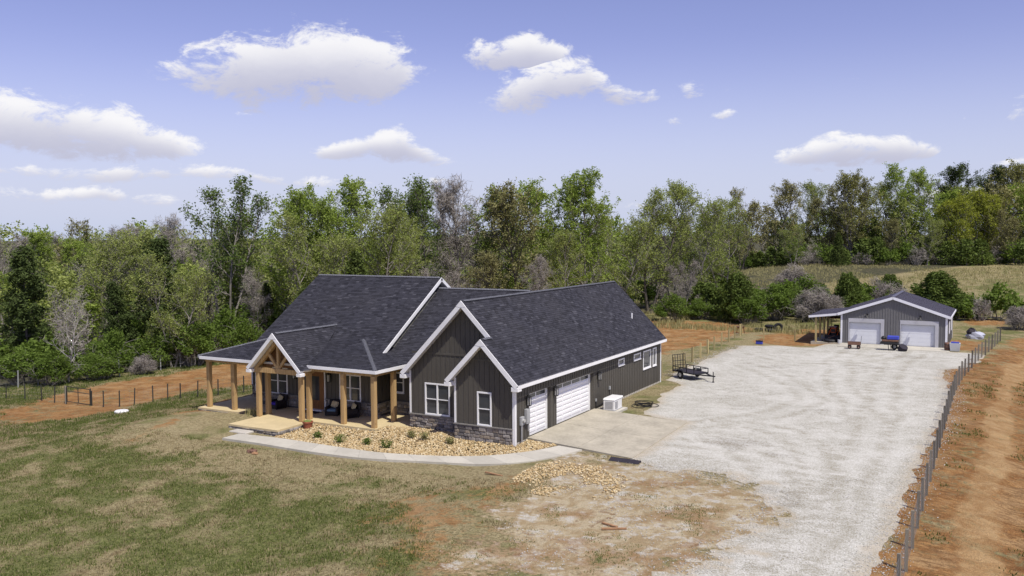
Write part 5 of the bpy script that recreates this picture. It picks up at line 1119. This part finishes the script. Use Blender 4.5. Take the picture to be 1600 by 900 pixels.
def deciduous(seed, H_=16., stems=1, base=.28, spread=.27, n1=20, n2=6, n3=5, leaves=6000, lsize=.30, ang=(30, 65), twig=True, top=.96, thick=.013, clump=.17, bush=.0, up1=.10, leafcut=.0, asp=.55):
    T = TB(seed); r = T.r
    for st in range(stems):
        az0 = 2*np.pi*st/stems+r.rand(); lean = 0.0 if stems == 1 else .22
        tr = T.path((0.12*np.cos(az0)*(stems > 1), .12*np.sin(az0)*(stems > 1), -.3), (lean*np.cos(az0)+r.normal(0, .03), lean*np.sin(az0)+r.normal(0, .03), 1), H_*top*(1 if st == 0 else .86+.1*r.rand()), 12, .06, .05)
        r0 = H_*thick*(1 if stems == 1 else .72); rad = r0*np.linspace(1, .10, 13)**.9; rad[0] *= 1.35; T.tube(tr, rad, 6)
        m1 = max(6, int(n1/stems**.7))
        for i in range(m1):
            t = base+(0.98-base)*((i+.5*r.rand())/m1)**.9; p, d = T.at(tr, t); az = i*2.399+r.normal(0, .35)+az0
            a = np.radians(ang[1]+(ang[0]-ang[1])*((t-base)/(1-base)))*(.85+.3*r.rand())
            pr = np.sin(np.pi*(.20+.72*(t-base)/(1-base)))**.8; L = H_*spread*pr*(.65+.6*r.rand())*(1 if stems == 1 else .72)
            b1 = T.path(p, (np.cos(az)*np.sin(a), np.sin(az)*np.sin(a), np.cos(a)), L, 6, .13, up1); rr = max(.02, r0*(1-t)**.8*.6+.02)
            T.tube(b1, rr*np.linspace(1, .18, 7), 4)
            for j in range(n2):
                t2 = .22+.76*(j+r.rand())/n2; p2, d2 = T.at(b1, t2); q = r.normal(0, 1, 3); q -= d2*q.dot(d2); q /= np.linalg.norm(q)
                b2 = T.path(p2, d2*.75+q*.8+np.array([0, 0, .22]), L*(.62-.3*t2)*(.6+.6*r.rand()), 4, .16, .06); T.tube(b2, max(.011, rr*.42)*np.linspace(1, .25, 5), 3)
                for k in range(n3):
                    t3 = .2+.8*(k+r.rand())/n3; p3, d3 = T.at(b2, min(.99, t3)); q = r.normal(0, 1, 3)
                    b3 = T.path(p3, d3*.7+q*.6+np.array([0, 0, .2]), .45+.55*r.rand(), 2, .2, .05)
                    if twig: T.tube(b3, np.array([.017, .013, .008]), 3)
                    T.anchor += [b3[1], b3[2], b3[2]]
    A = np.array(T.anchor); wv, wf = T.wood()
    sel = A[A[:, 2] > A[:, 2].max()*leafcut] if leafcut else A
    gap = r.rand(len(sel)) < .82; sel = sel[gap]
    P = sel[r.randint(0, len(sel), leaves)]+r.normal(0, clump, (leaves, 3)); lv, lf = cards(r, P, lsize, asp, up=-.5 if asp < .2 else 0.0)
    return (wv, wf), (lv, lf)
def pine(seed, H_=13., wide=.24, base=.22, leaves=9000):
    T = TB(seed); r = T.r; tr = T.path((0, 0, -.3), (r.normal(0, .02), r.normal(0, .02), 1), H_, 10, .025, .03); T.tube(tr, H_*.011*np.linspace(1, .12, 11), 6)
    A = []
    z = base
    while z < .985:
        for k in range(r.randint(3, 6)):
            p, d = T.at(tr, min(.985, z+.01*r.rand())); az = r.rand()*6.283; u = (z-base)/(1-base); L = H_*wide*(1.05-u)**.75*(.55+.65*r.rand())*(.55+.45*min(1, u*4))
            b = T.path(p, (np.cos(az), np.sin(az), .18+.5*u), L, 5, .12, .06); T.tube(b, np.linspace(.05, .012, 6)*(1.2-u), 3)
            for q in range(int(4+L*5)):
                t = .35+.65*r.rand(); c, dd = T.at(b, t); A.append(c+r.normal(0, .26, 3)*np.array([1, 1, .55])+np.array([0, 0, .12]))
        z += .035
    A = np.array(A); P = A[r.randint(0, len(A), leaves)]+r.normal(0, .17, (leaves, 3)); lv, lf = cards(r, P, .36, .34, up=-.25); return T.wood(), (lv, lf)
def cedar(seed, H_=8., rad=.30, leaves=8000, pointy=1.0, lumps=46):
    T = TB(seed); r = T.r; tr = T.path((0, 0, -.2), (0, 0, 1), H_*.9, 8, .04, .03); T.tube(tr, H_*.012*np.linspace(1, .15, 9), 5)
    C_, R2 = [], []
    for i in range(lumps):
        u = (i+.5)/lumps; z = H_*(.06+.90*u); rr = H_*rad*((1-u)**(.75*pointy))*(.65+.5*r.rand())*(.6+.4*min(1, u*5)); az = i*2.399+r.normal(0, .3); q = rr*(.45+.5*r.rand())
        C_.append((q*np.cos(az), q*np.sin(az), z)); R2.append(.16*H_*rad*2*(.55+.5*r.rand())*(1.1-.6*u)+.12)
        T.tube(np.array([[0, 0, z-.25*rr], [q*np.cos(az)*.5, q*np.sin(az)*.5, z-.08*rr], C_[-1]]), np.array([.04, .025, .012]), 3)
    C_ = np.array(C_); R2 = np.array(R2); i = r.randint(0, lumps, leaves); d = r.normal(0, 1, (leaves, 3)); d /= np.linalg.norm(d, axis=1)[:, None]
    P = C_[i]+d*(R2[i]*(.55+.6*r.rand(leaves)**.6))[:, None]; lv, lf = cards(r, P, .27, .5, up=-.2); return T.wood(), (lv, lf)
def bushy(seed, H_=4., wid=2.0, leaves=7000, lumps=34, lsize=.20, leafy=True):
    T = TB(seed); r = T.r; C_, R2 = [], []
    for i in range(lumps):
        az = r.rand()*6.283; q = wid*np.sqrt(r.rand())*.92; zt = H_*(1-.55*(q/wid)**2)*(.45+.55*r.rand()); c = np.array([q*np.cos(az), q*np.sin(az), zt]); C_.append(c); R2.append(.24*min(H_, wid*1.5)*(.5+.6*r.rand()))
        b = T.path((c[0]*.35, c[1]*.35, -.1), c-np.array([c[0]*.35, c[1]*.35, 0]), np.linalg.norm(c)*.98, 5, .10, .0); T.tube(b, np.linspace(.05, .015, 6), 4)
        for k in range(7 if leafy else 16):
            p, d = T.at(b, .35+.6*r.rand()); e = T.path(p, d+r.normal(0, .8, 3), .35*H_*(.4+.6*r.rand()), 4, .25, -.04 if not leafy else .03); T.tube(e, np.linspace(.02, .008, 5), 3)
            if not leafy:
                for m_ in range(5): p2, d2 = T.at(e, .2+.75*r.rand()); T.tube(T.path(p2, d2+r.normal(0, .9, 3), .5*r.rand()+.3, 2, .3), np.array([.011, .009, .006]), 3)
    C_ = np.array(C_); R2 = np.array(R2); i = r.randint(0, lumps, leaves); d = r.normal(0, 1, (leaves, 3)); d /= np.linalg.norm(d, axis=1)[:, None]
    P = C_[i]+d*(R2[i]*(.5+.65*r.rand(leaves)))[:, None]; P[:, 2] = np.maximum(P[:, 2], .05); lv, lf = cards(r, P, lsize, .6 if leafy else .05); return T.wood(), (lv, lf)
# kinds: list of (generator output, nominal height, leaf material, bark material)
KIND = {}
def reg(kind, H_, leaf, bark, gens): KIND[kind] = [(H_, mesh_np('trunk', w[0], w[1], bark), mesh_np('crown', l[0], l[1], leaf), w, l) for (w, l) in gens]
reg('spring', 17., 'leaf_spring', 'bark', [deciduous(1, 17, 1, .20, .30, 26, 6, 4, 14000, .24), deciduous(2, 17, 2, .22, .31, 28, 6, 4, 14000, .24), deciduous(3, 17, 1, .14, .26, 28, 6, 4, 14000, .24)])
reg('olive', 14., 'leaf_olive', 'bark', [deciduous(4, 14, 1, .2, .33, 24, 6, 5, 10500, .20), deciduous(5, 14, 2, .2, .34, 26, 6, 5, 10500, .20), deciduous(6, 14, 1, .12, .31, 26, 6, 5, 11500, .20)])
reg('olivebig', 17., 'leaf_olive', 'barkdark', [deciduous(7, 17, 2, .18, .36, 28, 7, 5, 13000, .21, thick=.016)])
reg('tall', 18., 'leaf_tall', 'bark', [deciduous(8, 18, 3, .34, .23, 30, 6, 4, 6500, .27, clump=.20, leafcut=.35, ang=(25, 55)), deciduous(9, 18, 2, .4, .22, 26, 6, 4, 6000, .27, clump=.20, leafcut=.4, ang=(25, 52))])
reg('bare', 15., 'twig', 'bark', [deciduous(10, 15, 3, .25, .22, 26, 6, 6, 4200, .75, ang=(22, 50), clump=.15, asp=.05), deciduous(11, 15, 1, .22, .26, 24, 7, 6, 4200, .75, clump=.15, asp=.05), deciduous(12, 15, 2, .2, .27, 24, 7, 6, 4200, .75, clump=.18, asp=.05)])
reg('brown', 16., 'leaf_brown', 'barkdark', [deciduous(13, 16, 1, .22, .33, 26, 7, 5, 9000, .25), deciduous(14, 16, 2, .16, .36, 28, 7, 5, 9000, .25)])
reg('oak', 18., 'leaf_oak', 'bark', [deciduous(15, 18, 3, .16, .44, 36, 7, 5, 17000, .28, ang=(20, 70), thick=.014)])
reg('yellow', 14., 'leaf_yellow', 'bark', [deciduous(16, 14, 2, .14, .40, 30, 7, 5, 14000, .27, ang=(25, 75))])
reg('pale', 7.5, 'twig', 'barkpale', [deciduous(17, 7.5, 1, .25, .30, 18, 4, 3, 700, .5, thick=.014, clump=.1, asp=.06)])
reg('pine', 12., 'leaf_pine', 'barkdark', [pine(18, 12, .27, .12, 11000), pine(19, 12, .24, .18, 10000)])
reg('pinewide', 21., 'leaf_pine', 'barkdark', [deciduous(20, 21, 1, .42, .24, 26, 6, 5, 13000, .30, ang=(35, 80), clump=.24), deciduous(31, 21, 1, .36, .26, 26, 6, 5, 13000, .30, ang=(35, 80), clump=.24)])
reg('cedar', 9., 'leaf_cedar', 'barkdark', [cedar(21, 9, .25, 8500), cedar(22, 9, .3, 9000, .8)])
reg('cedarbush', 5., 'leaf_hedge', 'barkdark', [cedar(23, 5, .55, 9000, .55, 60), cedar(24, 5, .6, 9500, .5, 64)])
reg('bush', 4., 'leaf_bush', 'bark', [bushy(25, 4, 2, 7500), bushy(26, 4, 2, 8000), bushy(27, 4, 2.2, 7000, 28)])
reg('greybush', 4., 'twig', 'bark', [bushy(28, 4, 2, 5000, 26, .7, False), bushy(29, 4, 2, 5000, 24, .7, False)])
NM = dict(spring='broadleaf_tree', olive='broadleaf_tree', olivebig='broadleaf_tree', tall='broadleaf_tree', bare='bare_tree', brown='budding_tree', oak='oak_tree', yellow='broadleaf_tree', pale='bare_tree', pine='pine_tree', pinewide='pine_tree', cedar='cedar_tree', cedarbush='evergreen_bush', bush='leafy_bush', greybush='leafless_bush')
tr_rng = random.Random(5)
def plant(kind, x, y, h, label, w=None, group=None, cat='tree'):
    vs = KIND[kind]; H_, tm, cm, _, _ = vs[tr_rng.randrange(len(vs))]
    o = empty(NM[kind], (x, y, h1(x, y)-.05), label, cat, group, tr_rng.random()*6.28); s = h/H_
    sx = s*tr_rng.uniform(.92, 1.08) if w is None else w/(2.0 if kind != 'cedarbush' else 2.9)
    o.scale = (sx, sx, s); link('trunk', tm, o); link('crown', cm, o); return o
for k, x, y, h, lab in TREES: plant(k, x, y, h, lab, group='trees of the far wood' if y > 150 else 'trees along the wood edge')
for k, x, y, h, w, lab in BUSHES: plant(k, x, y, h, lab, w, group='bushes by the fences and hedge', cat='bush')
# filler woodland and undergrowth behind the trees one can tell apart
def merged(name, spec, leafmats, label):
    WV, WF, LV, LF, LM, n = [], [], [], [], [], 0; m_ = 0; mats = ['bark']+leafmats
    for (kind, x, y, h, sub, mi) in spec:
        vs = KIND[kind]; H_, _, _, w, l = vs[tr_rng.randrange(len(vs))]; a = tr_rng.random()*6.28; s = h/H_; R3 = np.array([[np.cos(a)*s, -np.sin(a)*s, 0], [np.sin(a)*s, np.cos(a)*s, 0], [0, 0, s]]); off = np.array([x, y, h1(x, y)-.05])
        k = int(len(w[1])*(.05 if 'bush' in kind else (.14 if kind == 'bare' else .07))); wf_ = w[1][:max(40, k)]; wv = w[0][:wf_.max()+1]
        q = np.random.RandomState(int(abs(x*7+y*3))).permutation(len(l[1]))[:int(len(l[1])*sub)]; lv = l[0].reshape(-1, 4, 3)[q].reshape(-1, 3); c_ = lv.reshape(-1, 4, 3).mean(1); lv = ((lv.reshape(-1, 4, 3)-c_[:, None])*(2.05 if kind not in ('bare', 'greybush') else 1.2)/s**.5+c_[:, None]).reshape(-1, 3)
        WV.append(wv@R3.T+off); WF.append(wf_+n); n += len(wv); WV.append(lv@R3.T+off); WF.append(np.arange(len(lv)).reshape(-1, 4)+n); n += len(lv); LM += [0]*len(wf_)+[mi]*(len(lv)//4)
    me = mesh_np(name, np.concatenate(WV), np.concatenate(WF), mats, midx=LM); return tag(link(name, me), label, None, None, 'stuff')
spec = []; q = random.Random(77)
edge = [(-64, 10), (-55, 16), (-51, 24), (-50, 30), (-46, 38), (-43, 46), (-39, 56), (-33, 66), (-27, 76), (-20, 88), (-16, 98)]
E_ = np.array(edge); dE = np.concatenate([[0], np.cumsum(np.hypot(*np.diff(E_, axis=0).T))])
for i in range(92):
    s_ = q.random()*dE[-1]; bx_, by_ = np.interp(s_, dE, E_[:, 0]), np.interp(s_, dE, E_[:, 1]); off = 2+q.random()*34
    x, y = bx_-off*.82, by_+off*.55; kd, mi = q.choice((('olive', 2), ('spring', 1), ('olive', 2), ('spring', 1), ('bare', 3), ('bare', 3)))
    lim = 10.5+.05*max(0, y-30)*2.0 if y < 60 else 13.5
    spec.append((kd, x, y, min(15, lim*q.uniform(.75, 1.0)), .11, mi))
for i in range(92):
    x = -48+q.random()*88; y = 166+.30*(x+30)+q.random()*26; kd, mi = q.choice((('brown', 4), ('olive', 2), ('cedar', 5), ('olive', 2), ('spring', 1)))
    spec.append((kd, x, y, q.uniform(9, 14.5)*(.7 if kd == 'cedar' else 1)+(.10*(x+20) if x > -20 else 0), .13, mi))
for i in range(100):     # the wood goes on behind, out to the skyline
    a_ = q.uniform(-1.12, .12); d_ = q.uniform(135, 215); x, y = CAM_LOC[0]+d_*math.sin(a_), CAM_LOC[1]+d_*math.cos(a_)
    if x > -32 and y < 210: continue
    kd, mi = q.choice((('olive', 2), ('olive', 2), ('spring', 1), ('bare', 3), ('olive', 2))); spec.append((kd, x, y, 11.2-h1(x, y)+q.uniform(-2.0, 1.4), .08, mi))
merged('woodland', spec, ['leaf_spring', 'leaf_olive', 'twig', 'leaf_brown', 'leaf_cedar'], 'dense mixed woodland in early leaf behind the front trees')
spec = []
for i in range(84):
    s_ = q.random()*dE[-1]; bx_, by_ = np.interp(s_, dE, E_[:, 0]), np.interp(s_, dE, E_[:, 1]); off = -1.5+q.random()*14
    kd, mi = q.choice((('bush', 1), ('cedarbush', 2), ('greybush', 3), ('greybush', 3), ('bush', 1))); spec.append((kd, bx_-off*.82, by_+off*.55, q.uniform(2.0, 5.2), .13, mi))
for i in range(50):
    x = -44+i*1.6+q.uniform(-1, 1); y = 160+.30*(x+30)+q.uniform(-2, 4); kd, mi = q.choice((('bush', 1), ('cedarbush', 2), ('bush', 1), ('cedarbush', 2), ('greybush', 3))); spec.append((kd, x, y, q.uniform(2.5, 6.0), .12, mi))
for i in range(44):
    x = -13+i*.78+q.uniform(-1, 1); y = 74+.22*(x+13)+q.uniform(-3, 5); kd, mi = q.choice((('bush', 1), ('bush', 1), ('cedarbush', 2), ('bush', 1), ('greybush', 3))); spec.append((kd, x, y, q.uniform(2.2, 4.2), .20, mi))
merged('undergrowth', spec, ['leaf_bush', 'leaf_hedge', 'twig'], 'tangled green and grey undergrowth along the wood edges')

# ------------------------------------------------------------------ rock bed, small plants, grasses, loose stones
BED = [(-13.0, -3.66), (-9.77, -3.55), (-5.98, -3.55), (-3.9, -3.15), (-2.27, -2.62), (0.30, -1.75), (1.35, -.75), (1.75, .25), (1.9, .95), (0.1, 1.25), (0.1, -0.06), (-3.5, -0.06), (-3.62, 1.0), (-7.1, 1.0), (-7.25, .80), (-8.40, .75), (-8.40, -0.48), (-13.0, -0.48)]
ICO_V = np.array([(0, 0, 1), (.894, 0, .447), (.276, .851, .447), (-.724, .526, .447), (-.724, -.526, .447), (.276, -.851, .447), (.724, .526, -.447), (-.276, .851, -.447), (-.894, 0, -.447), (-.276, -.851, -.447), (.724, -.526, -.447), (0, 0, -1)])
ICO_F = np.array([(0, 1, 2), (0, 2, 3), (0, 3, 4), (0, 4, 5), (0, 5, 1), (1, 6, 2), (2, 7, 3), (3, 8, 4), (4, 9, 5), (5, 10, 1), (6, 7, 2), (7, 8, 3), (8, 9, 4), (9, 10, 5), (10, 6, 1), (11, 7, 6), (11, 8, 7), (11, 9, 8), (11, 10, 9), (11, 6, 10)])
OCT_V = np.array([(1, 0, 0), (0, 1, 0), (-1, 0, 0), (0, -1, 0), (0, 0, 1.), (0, 0, -1)]); OCT_F = np.array([(0, 1, 4), (1, 2, 4), (2, 3, 4), (3, 0, 4), (1, 0, 5), (2, 1, 5), (3, 2, 5), (0, 3, 5)])
def pebbles(name, P, rad, mat, label, flat=.65, seed=1, BV=None, BF=None):
    BV, BF = (ICO_V, ICO_F) if BV is None else (BV, BF); nv = len(BV)
    r = np.random.RandomState(seed); n = len(P); s_ = rad*(.45+1.2*r.rand(n, 1, 1)**1.6); dirs = BV[None]*(.8+.4*r.rand(n, nv, 1)); sc = np.stack([.75+.5*r.rand(n), .75+.5*r.rand(n), np.full(n, flat)], 1)[:, None, :]
    a = r.rand(n)*6.28; V = dirs*sc*s_; c_, s2 = np.cos(a)[:, None], np.sin(a)[:, None]; V = np.stack([V[..., 0]*c_-V[..., 1]*s2, V[..., 0]*s2+V[..., 1]*c_, V[..., 2]], -1)+P[:, None, :]
    F = (BF[None]+nv*np.arange(n)[:, None, None]).reshape(-1, 3); return tag(link(name, mesh_np(name, V.reshape(-1, 3), F, mat)), label, None, None, 'stuff')
def scatter(poly, n, r, keep=None):
    P = np.array(poly); x = r.uniform(P[:, 0].min(), P[:, 0].max(), n); y = r.uniform(P[:, 1].min(), P[:, 1].max(), n); k = sdist(x, y, poly) > .02
    return x[k], y[k]
r = np.random.RandomState(4)
x, y = scatter(BED, 24000, r); pebbles('river_rocks', np.stack([x, y, H(x, y)+.02+.06*r.rand(len(x))], 1), .056, 'river', 'bed of golden river rock between porch and walk', BV=OCT_V, BF=OCT_F)
RP = [(3.42, -4.65), (3.05, -2.79), (4.07, -1.48), (5.75, -1.63), (6.88, -3.99), (7.0, -5.96), (5.64, -6.15), (4.49, -6.23)]
RP = [(2.7, -5.2), (2.6, -2.6), (3.9, -1.0), (6.0, -1.2), (7.6, -3.6), (7.8, -6.4), (5.6, -7.0), (3.8, -6.8)]
x, y = scatter(RP, 6000, r); k = (fbm(x, y, .8, 5)-.03*np.hypot(x-4.8, y+3.6)+.22*(r.rand(len(x))-.5)) > .45; x, y = x[k], y[k]; pebbles('spilled_rocks', np.stack([x, y, H(x, y)+.01+.03*r.rand(len(x))], 1), .042, 'river', 'golden river rock spilled on the bare dirt past the walk', seed=2)
G = np.array(GRAVEL+[GRAVEL[0]]); pts = []
for (x0, y0), (x1, y1) in zip(G, G[1:]):
    L = math.hypot(x1-x0, y1-y0)
    if (y0 > 40) or (x0 < 7 and y0 < 24): continue
    n = int(L*90); t_ = r.rand(n); off = r.normal(0, .42, n); ex, ey = (x1-x0)/L, (y1-y0)/L; pts.append(np.stack([x0+(x1-x0)*t_-ey*off, y0+(y1-y0)*t_+ex*off], 1))
x, y = scatter([(3.2, -1), (13.6, -2), (14, -12), (13, -22), (6, -14.5), (4.5, -8)], 6000, r); k = fbm(x+3, y, .55, 4) > .55; pts.append(np.stack([x[k], y[k]], 1))
x, y = scatter([(6.6, -.5), (18, 2), (18, -24), (13.5, -24), (14, -4)], 5000, r); pts.append(np.stack([x, y], 1))
pts = np.concatenate(pts); pebbles('loose_gravel', np.column_stack([pts, H(pts[:, 0], pts[:, 1])+.015]), .022, 'crushed', 'pale loose gravel strewn along the driveway edges', seed=3, BV=OCT_V, BF=OCT_F)
SH = [(-10.74, -2.45, .26, 'small dark green shrub in the rock bed nearest the flower pot'), (-8.93, -2.83, .34, 'rounded green shrub in the rock bed, second from the portico'), (-7.38, -2.5, .26, 'small upright green shrub in the middle of the rock bed'), (-6.1, -2.61, .34, 'fullest green shrub in the rock bed, close to the walk'), (-5.86, -0.58, .26, 'small brownish shrub in the rock bed before the double window'), (-4.98, -0.72, .32, 'thin brown upright shrub in the rock bed below the double window'), (-3.4, -0.82, .24, 'small dark shrub in the rock bed at the projecting bay corner')]
for i, (x, y, s_, lab) in enumerate(SH):
    o = empty('bed_shrub', (x, y, h1(x, y)+.04), lab, 'shrub', 'young shrubs in the rock bed'); T = TB(60+i); rr = T.r; P = []
    for k in range(16):
        b = T.path((0, 0, 0), (rr.normal(0, .6), rr.normal(0, .6), 1), s_*1.25, 3, .15); T.tube(b, np.array([.01, .008, .006, .004]), 3); P += [b[2], b[3], b[3], b[1]]
    P = np.array(P); P = P[rr.randint(0, len(P), 420)]+rr.normal(0, .055, (420, 3)); P[:, 2] = np.maximum(P[:, 2], 0)
    w = T.wood(); link('stems', mesh_np('stems', w[0], w[1], 'barkdark'), o); lv, lf = cards(rr, P, .075, .5); link('foliage', mesh_np('foliage', lv, lf, 'leaf_bush' if i < 4 else 'leaf_brown'), o)
# grass: tufts of bent blades; colour by where they grow
def sample_zone(name, x, y):
    ix = np.clip(np.searchsorted(gx, x)-1, 0, nx-2); iy = np.clip(np.searchsorted(gy, y)-1, 0, ny-2); return zz[name][ix, iy]
def tufts(name, x, y, h, blades, mat, label, seed, spread=.07, lean=.5, wd=.016):
    q_ = (sdist(x, y, GRAVEL) < -.1) if name != 'dirt_weeds' else (sdist(x, y, GRAVEL) < .3); x, y, h = x[q_], y[q_], h[q_]
    r = np.random.RandomState(seed); n = len(x)*blades; bx_ = np.repeat(x, blades)+r.normal(0, spread, n); by_ = np.repeat(y, blades)+r.normal(0, spread, n); hh = np.repeat(h, blades)*(.5+.8*r.rand(n)); a = r.rand(n)*6.28; a2 = r.rand(n)*6.28; l = lean*r.rand(n)*hh
    z = H(bx_, by_)-.02; w = wd*(.7+.8*r.rand(n)); dx_, dy_ = np.cos(a)*w, np.sin(a)*w; lx, ly = np.cos(a2)*l, np.sin(a2)*l
    V = np.stack([np.stack([bx_-dx_, by_-dy_, z], 1), np.stack([bx_+dx_, by_+dy_, z], 1), np.stack([bx_+dx_*.6+lx*.4, by_+dy_*.6+ly*.4, z+hh*.6], 1), np.stack([bx_+lx, by_+ly, z+hh], 1)], 1).reshape(-1, 3)
    return tag(link(name, mesh_np(name, V, np.arange(4*n).reshape(-1, 4), mat)), label, None, None, 'stuff')
M['blade_green'] = leaf_mat('blade_green', (0.06, 0.09, 0.02), (0.235, 0.27, 0.085), .3); M['blade_dry'] = leaf_mat('blade_dry', (0.18, 0.145, 0.075), (0.50, 0.42, 0.26), .25)
M['blade_field'] = leaf_mat('blade_field', (0.22, 0.215, 0.085), (0.48, 0.43, 0.22), .2)
x = r.uniform(-45, 9, 170000); y = r.uniform(-27, 9, 170000)
dep = -.483*(x-CAM_LOC[0])+.874*(y-CAM_LOC[1]); lat = .875*(x-CAM_LOC[0])+.483*(y-CAM_LOC[1])
k = (dep > 18) & (np.abs(lat) < dep*.62+8) & ~on_house(x, y) & ~((x > -22.5) & (x < 3.6) & (y > -5.5)) & (sample_zone('sand', x, y) < .4) & (sample_zone('clay', x, y) < .5); x, y = x[k], y[k]
gz = green_patch(x, y, sample_zone('green', x, y), sample_zone('pale', x, y)); gk = gz+(r.rand(len(x))-.5)*1.1 > .58
k2 = gk & (r.rand(len(x)) < .8); tufts('green_grass', x[k2], y[k2], np.full(k2.sum(), .10), 4, 'blade_green', 'short patchy green grass on the lawn', 11)
k2 = (r.rand(len(x)) < np.where(gk, .14, .40)); tufts('dry_grass', x[k2], y[k2], np.full(k2.sum(), .10), 4, 'blade_dry', 'dry straw coloured grass on the lawn', 12)
x = r.uniform(-30, 60, 19000); y = r.uniform(82, 172, 19000); k = (fbm(x, y, .09, 4) > .42); x, y = x[k], y[k]; tufts('field_grass', x, y, .2+.4*fbm(x, y, .2, 3), 4, 'blade_field', 'tall tan grass across the far field', 13, .16, .5, .03)
x = r.uniform(-20, 4, 2600); y = r.uniform(56, 72, 2600); k = fbm(x, y, .4, 3) > .55; tufts('fence_grass', x[k], y[k], np.full(k.sum(), .55), 5, 'blade_field', 'tan weed stalks along the hedge behind the house', 14, .15, .4, .025)
x = r.uniform(-52, -27, 9000); y = r.uniform(-12, 26, 9000); k = (sample_zone('clay', x, y) < .3); tufts('pasture_grass', x[k], y[k], np.full(k.sum(), .20), 5, 'blade_green', 'green pasture grass along the steel post fences', 15, .12, .5, .02)
x = r.uniform(19.3, 27, 2200); y = r.uniform(-20, 46, 2200); k = (fbm(x, y, .45, 4) > .56) & (sample_zone('wash', x, y) < .3); tufts('bank_weeds', x[k], y[k], np.full(k.sum(), .10), 10, 'blade_green', 'green weeds scattered on the red clay bank', 16, .18, .7, .02)
x = r.uniform(3, 12, 2500); y = r.uniform(-22, -5, 2500); k = fbm(x, y, .6, 4) > .60; tufts('dirt_weeds', x[k], y[k], np.full(k.sum(), .07), 7, 'blade_green', 'green weed patches on the sandy foreground', 17, .14, .6, .015)
x = r.normal(-17.7, .25, 14); y = r.normal(-.1, .2, 14); tufts('step_weeds', x, y, np.full(14, .45), 6, 'blade_field', 'dry weeds by the stone side steps', 18, .06, .4, .012)
